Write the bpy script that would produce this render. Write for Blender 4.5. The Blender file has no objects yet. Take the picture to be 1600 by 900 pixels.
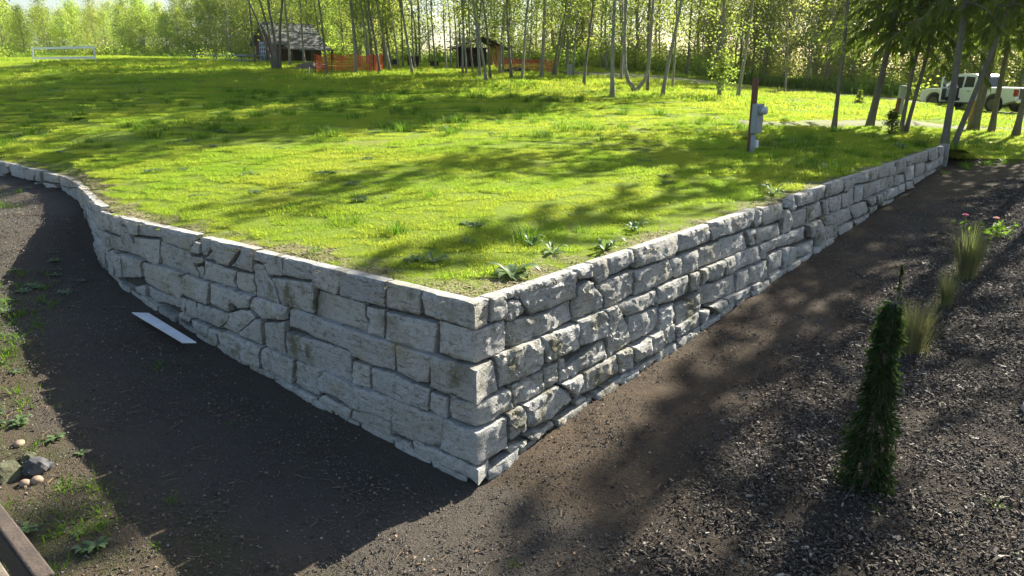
import bpy, bmesh, math, random
from mathutils import Vector, Matrix, noise, geometry
R=math.radians
sc=bpy.context.scene
COL=sc.collection

# ------------------------------------------------------------------ camera
CAM_H=3.4
cam_d=bpy.data.cameras.new('camera'); cam=bpy.data.objects.new('camera',cam_d); COL.objects.link(cam)
cam_d.sensor_width=36; cam_d.lens=26.03; cam_d.clip_start=.05; cam_d.clip_end=1500
cam.location=(0,0,CAM_H); cam.rotation_euler=(R(90-16.15),0,0)
sc.camera=cam

# ------------------------------------------------------------------ sky, sun, exposure
SUN_AZ=42.6      # degrees from +Y towards +X
SUN_EL=33.0
world=bpy.data.worlds.new('World'); sc.world=world; world.use_nodes=True
wn=world.node_tree.nodes; wl=world.node_tree.links
bg=wn['Background']
sky=wn.new('ShaderNodeTexSky'); sky.sky_type='NISHITA'; sky.sun_disc=False
sky.sun_elevation=R(SUN_EL); sky.sun_rotation=R(SUN_AZ)
sky.air_density=1.0; sky.dust_density=1.5; sky.ozone_density=1.0
wl.new(sky.outputs[0],bg.inputs[0]); bg.inputs[1].default_value=.068
sd=bpy.data.lights.new('sun','SUN'); sun=bpy.data.objects.new('sun',sd); COL.objects.link(sun)
sd.energy=5.0; sd.angle=R(.5); sd.color=(1,.94,.82)
sun_to=Vector((math.sin(R(SUN_AZ))*math.cos(R(SUN_EL)),math.cos(R(SUN_AZ))*math.cos(R(SUN_EL)),math.sin(R(SUN_EL))))
sun.rotation_euler=(-sun_to).to_track_quat('-Z','Y').to_euler(); sun.location=sun_to*60
sc.view_settings.view_transform='Standard'; sc.view_settings.look='None'
sc.view_settings.exposure=1.6; sc.view_settings.gamma=1
sc.render.engine='CYCLES'
sc.cycles.use_denoising=True
sc.cycles.max_bounces=8; sc.cycles.diffuse_bounces=3; sc.cycles.glossy_bounces=2; sc.cycles.transmission_bounces=5; sc.cycles.transparent_max_bounces=6
sc.cycles.caustics_reflective=False; sc.cycles.caustics_refractive=False

# ------------------------------------------------------------------ helpers
def ob(name,me,parent=None,loc=(0,0,0),rot=(0,0,0)):
    o=bpy.data.objects.new(name,me); COL.objects.link(o)
    o.location=loc; o.rotation_euler=rot
    if parent: o.parent=parent
    return o
def tag(o,label,cat,group=None):
    o['label']=label; o['category']=cat
    if group: o['group']=group
    return o
def empty(name,loc,label,cat,group=None,rz=0):
    o=ob(name,None,None,loc,(0,0,rz)); o.empty_display_size=.2
    return tag(o,label,cat,group)
def copy_tree(o,parent=None):
    c=o.copy(); COL.objects.link(c); c.parent=parent
    for ch in list(o.children): copy_tree(ch,c)
    return c
def nz(x,y,z=0.): return noise.noise(Vector((x,y,z)))
def fbm(x,y,z=0.,o=4): return noise.fractal(Vector((x,y,z)),1.,2.,o)
class MB:
    """collects verts and faces, then links them as one mesh object"""
    def __init__(s): s.v=[]; s.f=[]; s.m=[]; s.mi=0
    def add(s,vs,fs):
        b=len(s.v); s.v.extend([tuple(p) for p in vs]); s.f.extend([tuple(i+b for i in f) for f in fs]); s.m.extend([s.mi]*len(fs)); return b
    def box(s,c,d,rot=None,bev=0.):
        hx,hy,hz=d[0]/2,d[1]/2,d[2]/2
        M=(rot.to_matrix() if rot is not None else Matrix.Identity(3))
        C=Vector(c)
        if bev<=0:
            vs=[C+M@Vector((x*hx,y*hy,z*hz)) for z in(-1,1) for y in(-1,1) for x in(-1,1)]
            s.add(vs,[(0,2,3,1),(4,5,7,6),(0,1,5,4),(2,6,7,3),(0,4,6,2),(1,3,7,5)])
        else:
            bm=bmesh.new(); bmesh.ops.create_cube(bm,size=1)
            for v in bm.verts: v.co=Vector((v.co.x*d[0],v.co.y*d[1],v.co.z*d[2]))
            bmesh.ops.bevel(bm,geom=bm.edges[:],offset=bev,segments=2,affect='EDGES',profile=.5)
            bm.verts.index_update()
            s.add([C+M@v.co for v in bm.verts],[[v.index for v in f.verts] for f in bm.faces]); bm.free()
    def tube(s,pts,rad,n=8,cap=True):
        pts=[Vector(p) for p in pts]; k=len(pts)
        if not hasattr(rad,'__len__'): rad=[rad]*k
        vs=[];ref=None
        for i,p in enumerate(pts):
            t=(pts[min(i+1,k-1)]-pts[max(i-1,0)])
            if t.length<1e-9: t=Vector((0,0,1))
            t.normalize()
            if ref is None:
                ref=Vector((1,0,0)) if abs(t.x)<.9 else Vector((0,1,0))
            u=(ref-t*ref.dot(t)).normalized(); ref=u; w=t.cross(u)
            for j in range(n):
                a=2*math.pi*j/n; vs.append(p+(u*math.cos(a)+w*math.sin(a))*rad[i])
        fs=[(i*n+j,i*n+(j+1)%n,(i+1)*n+(j+1)%n,(i+1)*n+j) for i in range(k-1) for j in range(n)]
        if cap: fs+=[tuple(range(n-1,-1,-1)),tuple(range((k-1)*n,k*n))]
        s.add(vs,fs)
    def prism(s,poly,y0,y1):
        """closed outline in (x,z), extruded along y"""
        n=len(poly)
        vs=[(x,y0,z) for x,z in poly]+[(x,y1,z) for x,z in poly]
        s.add(vs,[tuple(range(n-1,-1,-1)),tuple(range(n,2*n))]+[(i,(i+1)%n,n+(i+1)%n,n+i) for i in range(n)])
    def ball(s,c,r,sub=2,sq=(1,1,1),nf=0.,seed=0):
        bm=bmesh.new(); bmesh.ops.create_icosphere(bm,subdivisions=sub,radius=1)
        vs=[]
        for v in bm.verts:
            q=v.co.copy(); k=1+nf*nz(q.x*1.6+seed,q.y*1.6,q.z*1.6)+nf*.5*nz(q.x*4+seed,q.y*4,q.z*4)
            vs.append((c[0]+q.x*r*sq[0]*k,c[1]+q.y*r*sq[1]*k,c[2]+q.z*r*sq[2]*k))
        bm.verts.index_update(); fs=[[v.index for v in f.verts] for f in bm.faces]; bm.free(); s.add(vs,fs)
    def mesh(s,name,mats,smooth=False):
        me=bpy.data.meshes.new(name); me.from_pydata(s.v,[],s.f)
        for m in (mats if isinstance(mats,(list,tuple)) else [mats]): me.materials.append(m)
        if any(s.m): me.polygons.foreach_set('material_index',s.m)
        if smooth: me.polygons.foreach_set('use_smooth',[True]*len(me.polygons))
        me.update(); return me
    def build(s,name,mats,parent=None,loc=(0,0,0),rot=(0,0,0),smooth=False):
        return ob(name,s.mesh(name,mats,smooth),parent,loc,rot)

# ------------------------------------------------------------------ materials
MATS={}
class NT:
    def __init__(s,name):
        m=bpy.data.materials.new(name); m.use_nodes=True; s.m=m; s.n=m.node_tree.nodes; s.l=m.node_tree.links
        s.b=s.n['Principled BSDF']; s.out=s.n['Material Output']; MATS[name]=m
    def N(s,t,**k):
        n=s.n.new(t)
        for a,v in k.items(): setattr(n,a,v)
        return n
    def L(s,a,b): s.l.new(a,b)
    def pos(s): return s.N('ShaderNodeNewGeometry').outputs['Position']
    def objco(s): return s.N('ShaderNodeTexCoord').outputs['Object']
    def noise(s,vec,scale,detail=4,rough=.55,mul=None):
        if mul:
            mp=s.N('ShaderNodeMapping'); mp.inputs['Scale'].default_value=mul; s.L(vec,mp.inputs[0]); vec=mp.outputs[0]
        n=s.N('ShaderNodeTexNoise'); n.inputs['Scale'].default_value=scale; n.inputs['Detail'].default_value=detail; n.inputs['Roughness'].default_value=rough
        s.L(vec,n.inputs['Vector']); return n.outputs['Fac']
    def ramp(s,fac,stops):
        r=s.N('ShaderNodeValToRGB'); e=r.color_ramp.elements
        while len(e)<len(stops): e.new(.5)
        for i,(p,c) in enumerate(stops):
            e[i].position=p; e[i].color=(*c,1) if hasattr(c,'__len__') else (c,c,c,1)
        s.L(fac,r.inputs[0]); return r.outputs[0]
    def mix(s,fac,a,b,mode='MIX'):
        n=s.N('ShaderNodeMix',data_type='RGBA',blend_type=mode)
        for inp,v in ((n.inputs[0],fac),(n.inputs[6],a),(n.inputs[7],b)):
            if hasattr(v,'is_linked'): s.L(v,inp)
            elif hasattr(v,'__len__'): inp.default_value=(*v,1) if len(v)==3 else v
            else: inp.default_value=v
        return n.outputs[2]
    def math(s,op,a,b=0.):
        n=s.N('ShaderNodeMath',operation=op)
        for inp,v in ((n.inputs[0],a),(n.inputs[1],b)):
            if hasattr(v,'is_linked'): s.L(v,inp)
            else: inp.default_value=v
        return n.outputs[0]
    def bump(s,h,strength=.5,dist=.01):
        n=s.N('ShaderNodeBump'); n.inputs['Strength'].default_value=strength; n.inputs['Distance'].default_value=dist
        s.L(h,n.inputs['Height']); s.L(n.outputs[0],s.b.inputs['Normal']); return n
    def attr(s,name): return s.N('ShaderNodeAttribute',attribute_name=name)
    def col(s,c): s.L(c,s.b.inputs['Base Color'])
    def rough(s,v): s.b.inputs['Roughness'].default_value=v

def plain(name,c,rough=.6,metal=0.,var=.12,scale=6.,bump=0.):
    t=NT(name); v=t.noise(t.objco(),scale,4)
    a=tuple(max(0,x*(1-var)) for x in c); b=tuple(min(1,x*(1+var)) for x in c)
    t.col(t.ramp(v,[(.3,a),(.7,b)])); t.rough(rough); t.b.inputs['Metallic'].default_value=metal
    if bump: t.bump(t.noise(t.objco(),scale*6,3),bump,.01)
    return t.m

# stone
t=NT('cast_stone'); p=t.pos()
big=t.noise(p,2.2,5); mid=t.noise(p,9,6,.6); fine=t.noise(p,60,4,.7); lay=t.noise(p,7,5,.6,(1,1,5))
c=t.ramp(mid,[(.25,(.36,.348,.315)),(.5,(.51,.50,.46)),(.78,(.61,.60,.56))])
isl=t.N('ShaderNodeObjectInfo').outputs['Random']
c=t.mix(.6,c,t.ramp(isl,[(0,(.33,.335,.325)),(.22,(.50,.475,.405)),(.45,(.40,.40,.385)),(.65,(.55,.535,.495)),(.85,(.36,.345,.295)),(1,(.47,.475,.46))]))
c=t.mix(t.ramp(t.noise(p,2.6,6,.62),[(.54,0.),(.70,.7)]),c,(.40,.35,.23))
c=t.mix(t.ramp(lay,[(.30,.8),(.44,0.)]),c,(.13,.115,.085))
c=t.mix(t.math('MULTIPLY',t.ramp(t.noise(p,3.3,6,.65),[(.50,0.),(.62,.85)]),t.ramp(t.noise(p,.8,2),[(.48,0.),(.6,1.)])),c,(.125,.115,.05))
c=t.mix(t.ramp(fine,[(.34,.6),(.47,0.)]),c,(.12,.115,.10))
c=t.mix(t.ramp(t.noise(p,17,5,.7),[(.36,.5),(.46,0.)]),c,(.15,.15,.14))
t.col(c); t.rough(.9); t.b.inputs['Specular IOR Level'].default_value=.25
h=t.math('ADD',t.math('MULTIPLY',fine,.5),t.math('ADD',t.math('MULTIPLY',lay,.6),mid)); t.bump(h,1.,.03)
STONE=t.m
CORE=plain('wall_core',(.07,.065,.056),.95,var=.3,scale=10,bump=.4)

# soil: vertex attribute 'zone' r = mulch bed, g = tan dirt, b = gravel
t=NT('soil'); p=t.pos(); at=t.attr('zone'); sep=t.N('ShaderNodeSeparateColor'); t.L(at.outputs['Color'],sep.inputs[0])
n1=t.noise(p,1.3,6); n2=t.noise(p,9,6,.65); n3=t.noise(p,55,4,.7); n4=t.noise(p,140,2,.6)
base=t.mix(n2,(.055,.042,.030),(.135,.103,.072))
base=t.mix(t.ramp(n1,[(.42,0.),(.66,.7)]),base,(.165,.12,.078))
tan=t.mix(n2,(.075,.058,.036),(.15,.118,.074)); tan=t.mix(t.ramp(t.noise(p,3,5),[(.5,0.),(.62,.7)]),tan,(.075,.085,.03))
grav=t.mix(n3,(.055,.048,.039),(.15,.132,.108))
mul=t.mix(n3,(.024,.019,.015),(.09,.073,.055))
c=t.mix(sep.outputs[2],base,grav); c=t.mix(sep.outputs[1],c,tan); c=t.mix(sep.outputs[0],c,mul)
c=t.mix(t.ramp(n4,[(.30,.6),(.42,0.)]),c,(.022,.019,.016)); c=t.mix(t.ramp(n4,[(.60,0.),(.70,.8)]),c,(.24,.21,.17))
t.col(c); t.rough(.95); t.b.inputs['Specular IOR Level'].default_value=.15
t.bump(t.math('ADD',n3,t.math('ADD',t.math('MULTIPLY',n2,1.4),t.math('MULTIPLY',n4,.5))),1.,.035)
SOIL=t.m
# turf under the blades
t=NT('turf'); p=t.pos()
n1=t.noise(p,.55,5); n2=t.noise(p,6,6,.7); n3=t.noise(p,40,4,.7)
c=t.mix(n2,(.19,.285,.03),(.31,.39,.05)); c=t.mix(t.ramp(n1,[(.56,0.),(.74,.6)]),c,(.36,.31,.11))
c=t.mix(t.ramp(n3,[(.3,.6),(.5,0.)]),c,(.045,.045,.016))
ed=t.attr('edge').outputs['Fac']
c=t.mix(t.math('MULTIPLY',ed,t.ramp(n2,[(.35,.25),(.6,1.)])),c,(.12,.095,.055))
t.col(c); t.rough(.95); t.b.inputs['Specular IOR Level'].default_value=.1; t.bump(t.math('ADD',n2,n3),1.,.05)
TURF=t.m

def leafmat(name,c1,c2,c3,trans=.5,patch=.35,spec=.3,rough=.5,tcol=1.35,dry=None):
    """thin leaf: diffuse + light coming through; colour varies from leaf to leaf and patch to patch"""
    t=NT(name); p=t.pos()
    rnd=t.N('ShaderNodeNewGeometry').outputs['Random Per Island']
    pn=t.noise(p,patch,4)
    c=t.mix(rnd,c1,c2); c=t.mix(t.ramp(pn,[(.38,0.),(.62,1.)]),c,c3)
    if dry: c=t.mix(t.ramp(rnd,[(.955,0.),(.96,1.)]),c,dry)
    t.col(c); t.rough(rough); t.b.inputs['Specular IOR Level'].default_value=spec
    tr=t.N('ShaderNodeBsdfTranslucent')
    tc=t.mix(1.,c,(tcol,tcol*.98,.7*tcol),'MULTIPLY'); t.L(tc,tr.inputs[0])
    ms=t.N('ShaderNodeMixShader'); ms.inputs[0].default_value=trans
    t.L(t.b.outputs[0],ms.inputs[1]); t.L(tr.outputs[0],ms.inputs[2]); t.L(ms.outputs[0],t.out.inputs[0])
    return t.m
GRASS=leafmat('lawn_blades',(.197,.325,.032),(.28,.39,.045),(.34,.393,.055),.52,.5,.12,.6,1.65,(.32,.26,.11))
GRASSD=leafmat('long_grass_blades',(.075,.155,.016),(.125,.20,.022),(.10,.19,.022),.5,.5,.2,.5,1.8)
WEED=leafmat('weed_leaf',(.10,.17,.06),(.15,.21,.085),(.12,.19,.07),.35,1.5,.4,.45,1.7)
LEAF1=leafmat('young_leaf',(.15,.235,.045),(.22,.30,.065),(.26,.305,.07),.64,.25,.2,.5,1.5)
LEAF2=leafmat('green_leaf',(.15,.235,.045),(.22,.31,.06),(.26,.31,.06),.66,.22,.25,.5,1.9)
LEAF3=leafmat('pale_wood_leaf',(.19,.24,.075),(.27,.31,.10),(.31,.31,.11),.6,.15,.2,.5,1.8)
NEEDLE=leafmat('conifer_needle',(.022,.045,.016),(.040,.07,.020),(.03,.055,.016),.25,.6,.05,.8,1.6)
NEEDLE2=leafmat('bough_needle',(.085,.125,.026),(.14,.18,.036),(.11,.15,.03),.5,.6,.2,.55,1.6)
REED=leafmat('reed_blade',(.13,.155,.07),(.235,.21,.11),(.12,.155,.06),.45,2.,.2,.5,1.6)
PEONY=leafmat('peony_petal',(.45,.12,.25),(.55,.22,.34),(.5,.16,.29),.35,3.,.2,.5,1.3)
PEONYP=leafmat('peony_petal_pale',(.75,.42,.48),(.82,.55,.58),(.78,.48,.52),.35,3.,.2,.5,1.2)

def barkmat(name,a,b,d):
    t=NT(name); p=t.pos()
    n=t.noise(p,5,5,.65,(1,1,.35)); s=t.noise(p,26,4,.7,(1,1,.3)); l=t.noise(p,3.2,4)
    c=t.mix(t.ramp(n,[(.3,0.),(.7,1.)]),a,b); c=t.mix(t.ramp(s,[(.32,.7),(.48,0.)]),c,d); c=t.mix(t.ramp(l,[(.56,0.),(.68,.45)]),c,(.16,.17,.09))
    t.col(c); t.rough(.9); t.bump(s,.8,.03); return t.m
BARK=barkmat('alder_bark',(.20,.185,.15),(.36,.335,.28),(.09,.078,.062))
BARKD=barkmat('dark_bark',(.12,.105,.08),(.22,.19,.15),(.055,.046,.036))
# ------------------------------------------------------------------ measured terrain and wall
CX,CY=-.30,5.62
RDX,RDY=math.cos(math.radians(50.)),math.sin(math.radians(50.))
LP=[(CX,CY),(-5.02,9.33),(-5.83,10.30),(-6.67,11.49),(-7.35,12.48),(-8.03,13.21),(-8.93,14.03),(-10.64,15.51),(-18.,21.9),(-40.,41.)]
LDX,LDY=-.7862,.6180
def interp(x,xs,ys):
    if x<=xs[0]: return ys[0]
    for i in range(1,len(xs)):
        if x<=xs[i]:
            t=(x-xs[i-1])/(xs[i]-xs[i-1]); return ys[i-1]+t*(ys[i]-ys[i-1])
    return ys[-1]
def sstep(a,b,x):
    t=max(0.,min(1.,(x-a)/(b-a))); return t*t*(3-2*t)
PL=([0,.69,2,3,4.3,5.2,7.1,8,8.8,10.8,14,40],[0,.04,.12,.22,.38,.53,.69,.90,1.16,1.21,1.24,1.85])
PR=([0,.4,1.4,3,6.3,9.8,17,20,30,45],[0,.06,.16,.21,.43,.58,.95,1.03,1.11,1.2])
def soil_z(x,y):
    rx,ry=x-CX,y-CY
    sl=rx*LDX+ry*LDY; sr=rx*RDX+ry*RDY
    return .10+interp(max(0,sl),*PL)+interp(max(0,sr),*PR)
def outside(x,y):
    """signed distance to the wall line, positive on the soil side"""
    rx,ry=x-CX,y-CY
    qr=rx*RDY-ry*RDX                # right wall outward
    ql=-1e9
    # left path: distance to the polyline, sign by the segment normal
    best=1e18;sg=0
    for (ax,ay),(bx,by) in zip(LP[:-1],LP[1:]):
        dx,dy=bx-ax,by-ay;L=math.hypot(dx,dy);dx/=L;dy/=L
        t=max(0,min(L,(x-ax)*dx+(y-ay)*dy))
        px,py=x-ax-t*dx,y-ay-t*dy
        d2=px*px+py*py
        if d2<best-1e-9: best=d2;sg=px*-dy+py*dx
    ql=math.copysign(math.sqrt(best),sg)
    return ql,qr
GB=[-.75,-.54,-.31,-.12,.13,.2,.27,.33,.44,.52,.6]
GV=[.066,.064,.058,.053,.05,.043,.034,.024,.014,.008,-.012]
def lawn_z(x,y):
    yy=max(y,4.)
    b=max(-.70,min(.6,x/yy))
    if b<CX/CY:
        Dw=None
        for (ax,ay),(bx,by) in zip(LP[:-1],LP[1:]):
            fa,fb=ax-b*ay,bx-b*by
            if fa*fb<=0 and fa!=fb: Dw=ay+(by-ay)*fa/(fa-fb); break
        if Dw is None: Dw=yy
    else: t=(b*CY-CX)/(RDX-b*RDY); Dw=CY+t*RDY
    g=interp(b,GB,GV)
    t=max(0,yy-Dw)
    if t>42: t=42+8*(1-math.exp(-(t-42)/8))
    z=1.60+g*t
    rx,ry=x-CX,y-CY
    sr=rx*RDX+ry*RDY; q=rx*RDY-ry*RDX
    w=sstep(17.6,20.5,sr)*sstep(-4.5,-.3,q)
    if w>0: z=z*(1-w)+(soil_z(x,y)+.03)*w
    return z
STONES=[
[(-1.012,1.65),(-0.585,1.65),(-0.609,1.421),(-1.026,1.409)],
[(-1.013,1.38),(-0.403,1.398),(-0.434,1.106),(-1.033,1.103)],
[(-0.875,1.116),(-0.432,1.117),(-0.484,0.855),(-0.616,0.825),(-0.892,0.849)],
[(-1.203,0.816),(-0.908,0.837),(-0.729,0.816),(-0.466,0.802),(-0.482,0.589),(-0.742,0.584),(-0.924,0.584),(-1.196,0.604)],
[(-0.46,0.782),(-0.254,0.777),(-0.275,0.566),(-0.482,0.584)],
[(-0.916,0.574),(-0.862,0.606),(-0.266,0.583),(-0.344,0.296),(-0.637,0.259),(-0.929,0.255)],
[(-0.939,0.223),(-0.666,0.25),(-0.663,0.172),(-0.935,0.173)],
[(-2.912,0.593),(-2.833,0.643),(-2.347,0.623),(-2.394,0.343),(-2.96,0.361)],
[(-2.32,0.611),(-1.848,0.633),(-1.966,0.525),(-1.981,0.32),(-2.366,0.344)],
[(-1.849,0.627),(-1.407,0.609),(-0.884,0.602),(-0.938,0.352),(-1.129,0.344),(-1.181,0.375),(-1.464,0.343),(-1.676,0.401),(-1.965,0.38),(-1.957,0.527)],
[(-1.447,0.823),(-1.226,0.822),(-1.228,0.601),(-1.486,0.571)],
[(-2.482,1.101),(-2.402,1.139),(-1.994,1.141),(-1.451,1.131),(-0.875,1.124),(-0.915,0.846),(-1.225,0.827),(-1.477,0.856),(-1.488,0.904),(-1.701,0.92),(-2.012,0.915),(-2.17,0.939),(-2.508,0.92)],
[(-2.486,0.876),(-2.013,0.903),(-1.702,0.911),(-1.489,0.892),(-1.493,0.592),(-2.05,0.596),(-2.503,0.619),(-2.525,0.738)],
[(-2.866,0.899),(-2.519,0.979),(-2.545,0.733),(-2.552,0.613),(-2.859,0.622),(-2.885,0.655)],
[(-2.624,0.3),(-2.367,0.338),(-1.983,0.308),(-2.045,0.234),(-2.138,0.22)],
[(-1.953,0.328),(-1.887,0.365),(-1.465,0.331),(-1.509,0.217),(-1.989,0.25)],
[(-1.449,0.336),(-1.174,0.371),(-0.938,0.346),(-0.949,0.188),(-1.249,0.214),(-1.49,0.241)],
[(-1.617,1.65),(-1.034,1.65),(-1.041,1.409),(-1.312,1.409),(-1.664,1.403)],
[(-2.046,1.65),(-1.618,1.65),(-1.635,1.524),(-1.714,1.399),(-1.906,1.415),(-2.072,1.402)],
[(-2.508,1.65),(-2.063,1.65),(-2.063,1.478),(-2.541,1.448)],
[(-2.995,1.65),(-2.534,1.65),(-2.56,1.443),(-2.794,1.414),(-2.847,1.522),(-3.03,1.536)],
[(-1.986,1.389),(-1.697,1.397),(-1.313,1.398),(-1.316,1.365),(-1.309,1.258),(-1.258,1.225),(-1.274,1.117),(-1.898,1.102),(-2.061,1.126),(-2.032,1.294)],
[(-1.292,1.37),(-1.042,1.387),(-1.054,1.117),(-1.267,1.113),(-1.276,1.199),(-1.233,1.252),(-1.3,1.282)],
[(-2.702,1.403),(-2.046,1.469),(-2.045,1.407),(-2.078,1.134),(-2.587,1.134)],
[(-3.026,1.504),(-2.857,1.51),(-2.805,1.402),(-2.71,1.344),(-2.622,1.138),(-3.061,1.135),(-3.052,1.295),(-3.061,1.456)],
[(-3.111,1.098),(-3.041,1.14),(-2.927,1.149),(-2.429,1.141),(-2.508,1.084),(-2.527,0.989),(-2.913,0.924),(-3.14,0.991)],
[(-3.839,1.158),(-3.487,1.162),(-3.06,1.152),(-3.154,0.995),(-3.315,0.97),(-3.407,1.003),(-3.511,0.977),(-3.531,0.875),(-3.907,0.893)],
[(-3.532,0.868),(-3.296,0.954),(-3.133,0.974),(-3.016,0.921),(-3.429,0.645),(-3.744,0.657),(-3.564,0.762)],
[(-3.018,0.911),(-2.915,0.911),(-2.928,0.641),(-3.395,0.649)],
[(-4.204,0.856),(-3.701,0.873),(-3.546,0.852),(-3.575,0.76),(-3.744,0.657),(-4.186,0.659),(-4.24,0.752)],
[(-4.442,0.859),(-4.227,0.865),(-4.211,0.661),(-4.509,0.628)],
[(-4.466,1.133),(-4.356,1.175),(-3.894,1.154),(-3.985,0.874),(-4.424,0.886),(-4.523,0.941)],
[(-5.435,1.151),(-4.936,1.179),(-4.378,1.178),(-4.492,1.116),(-4.503,0.884),(-4.587,0.846),(-5.017,0.837),(-5.431,0.873)],
[(-5.725,0.776),(-5.435,0.857),(-5.383,0.837),(-5.418,0.712),(-5.638,0.716)],
[(-5.364,0.855),(-5.019,0.83),(-4.548,0.846),(-4.609,0.7),(-4.995,0.711),(-5.262,0.652),(-5.383,0.733)],
[(-4.539,0.848),(-4.455,0.857),(-4.531,0.644),(-4.6,0.68)],
[(-4.619,0.654),(-4.533,0.685),(-4.337,0.648),(-4.361,0.601),(-4.456,0.574),(-4.608,0.592)],
[(-4.301,0.642),(-4.16,0.657),(-3.922,0.639),(-3.959,0.466),(-4.216,0.52)],
[(-3.918,0.626),(-3.64,0.646),(-3.736,0.571),(-3.774,0.44),(-3.96,0.459)],
[(-3.715,0.616),(-3.593,0.656),(-2.885,0.634),(-2.947,0.568),(-2.971,0.362),(-3.226,0.363),(-3.489,0.372),(-3.698,0.471)],
[(-5.636,1.431),(-4.988,1.487),(-5.073,1.166),(-5.187,1.148),(-5.499,1.195),(-5.681,1.322)],
[(-4.956,1.473),(-4.363,1.438),(-4.273,1.357),(-4.26,1.275),(-4.179,1.159),(-4.595,1.163),(-5.037,1.165)],
[(-4.277,1.39),(-4.049,1.413),(-4.054,1.343),(-4.234,1.297)],
[(-4.196,1.274),(-4.062,1.307),(-4.048,1.157),(-4.136,1.16)],
[(-4.014,1.384),(-3.781,1.375),(-3.373,1.362),(-3.454,1.237),(-3.411,1.16),(-3.686,1.151),(-4.031,1.16)],
[(-3.365,1.358),(-3.075,1.373),(-3.078,1.143),(-3.39,1.17),(-3.41,1.267)],
[(-3.232,1.65),(-3.006,1.65),(-3.052,1.511),(-3.081,1.393),(-3.461,1.403),(-3.285,1.54)],
[(-3.807,1.65),(-3.275,1.65),(-3.242,1.65),(-3.521,1.393),(-3.758,1.39),(-3.802,1.563)],
[(-4.041,1.65),(-3.816,1.65),(-3.839,1.58),(-3.982,1.435),(-4.068,1.422)],
[(-3.83,1.525),(-3.796,1.401),(-3.989,1.405)],
[(-4.181,1.578),(-4.067,1.571),(-4.083,1.448),(-4.312,1.426)],
[(-4.936,1.65),(-4.154,1.65),(-4.191,1.578),(-4.331,1.437),(-4.935,1.464),(-4.924,1.55)],
[(-5.444,1.65),(-4.98,1.65),(-4.957,1.516),(-5.521,1.471)],
[(-5.916,1.65),(-5.453,1.65),(-5.521,1.471),(-5.734,1.45),(-5.782,1.552),(-5.967,1.555)],
[(-7.193,1.579),(-5.932,1.65),(-6.052,1.385),(-7.125,1.322),(-7.363,1.341)],
[(-5.89,1.545),(-5.784,1.545),(-5.744,1.416),(-5.552,1.187),(-5.999,1.192),(-6.01,1.327),(-5.993,1.474)],
[(-7.357,1.255),(-7.074,1.309),(-6.036,1.368),(-6.001,1.185),(-7.43,1.053)],
[(-7.193,1.089),(-6.997,1.109),(-6.483,1.145),(-6.847,1.023),(-6.903,0.756),(-7.182,0.787)],
[(-6.732,1.065),(-6.364,1.159),(-6.244,1.134),(-6.433,0.783),(-6.8,0.734)],
[(-6.224,1.124),(-5.979,1.171),(-5.936,1.138),(-5.998,0.85),(-6.406,0.781)],
[(-5.929,1.159),(-5.868,1.181),(-5.376,1.179),(-5.473,1.106),(-5.481,0.944),(-5.967,0.862)],
[(-13.903,1.65),(-13.067,1.65),(-13.066,1.396),(-13.807,1.4)],
[(-13.055,1.65),(-12.815,1.65),(-12.85,1.531),(-13.018,1.41)],
[(-12.791,1.65),(-12.241,1.65),(-12.492,1.418),(-12.973,1.408)],
[(-12.23,1.65),(-11.934,1.65),(-12.017,1.434),(-12.434,1.424)],
[(-11.847,1.65),(-11.084,1.65),(-11.106,1.503),(-11.882,1.475)],
[(-14.277,1.65),(-13.992,1.65),(-13.932,1.45),(-14.181,1.398),(-14.412,1.44)],
[(-13.378,1.358),(-12.033,1.404),(-12.067,1.288),(-12.415,1.301)],
[(-11.982,1.447),(-11.254,1.47),(-11.257,1.307),(-12.056,1.308)],
[(-11.006,1.65),(-8.792,1.65),(-9.132,1.65),(-10.414,1.495),(-11.07,1.47)],
[(-11.18,1.46),(-10.42,1.486),(-9.163,1.65),(-8.748,1.497),(-9.758,1.242),(-10.481,1.288),(-11.044,1.311)],
[(0.171,1.65),(0.367,1.65),(0.378,1.521),(0.366,1.424),(0.163,1.449)],
[(0.37,1.65),(0.433,1.65),(0.5,1.65),(0.538,1.558),(0.389,1.588)],
[(0.389,1.583),(0.531,1.555),(0.624,1.451),(0.616,1.412),(0.441,1.38),(0.374,1.402)],
[(0.455,1.65),(1.307,1.65),(1.428,1.65),(1.42,1.357),(1.018,1.349),(0.72,1.365),(0.624,1.472),(0.538,1.594)],
[(0.381,1.39),(0.64,1.364),(0.883,1.334),(1.365,1.342),(1.382,1.151),(1.164,1.152),(0.533,1.127),(0.388,1.164)],
[(1.367,1.65),(1.66,1.65),(1.657,1.513),(1.437,1.537)],
[(1.67,1.65),(1.929,1.65),(1.949,1.51),(1.901,1.45),(1.762,1.416),(1.677,1.509)],
[(1.939,1.65),(2.426,1.65),(2.473,1.502),(2.089,1.458),(1.921,1.458)],
[(2.46,1.65),(2.899,1.65),(3.426,1.65),(3.456,1.526),(3.385,1.446),(3.269,1.408),(2.93,1.44),(2.443,1.446),(2.469,1.539)],
[(1.449,1.468),(1.6,1.497),(1.67,1.465),(1.724,1.373),(1.839,1.3),(1.86,1.141),(1.389,1.144),(1.382,1.304)],
[(1.742,1.415),(2.049,1.431),(2.421,1.438),(2.457,1.171),(2.113,1.14),(1.88,1.142),(1.894,1.252),(1.765,1.363)],
[(2.446,1.421),(3.154,1.422),(3.344,1.172),(2.471,1.136)],
[(3.218,1.398),(3.503,1.384),(3.521,1.15),(3.357,1.144),(3.245,1.287)],
[(3.502,1.391),(3.904,1.393),(3.898,1.142),(3.539,1.126)],
[(3.947,1.399),(4.496,1.389),(4.557,1.143),(3.927,1.143)],
[(4.526,1.406),(5.278,1.387),(5.426,1.137),(4.543,1.131)],
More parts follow.
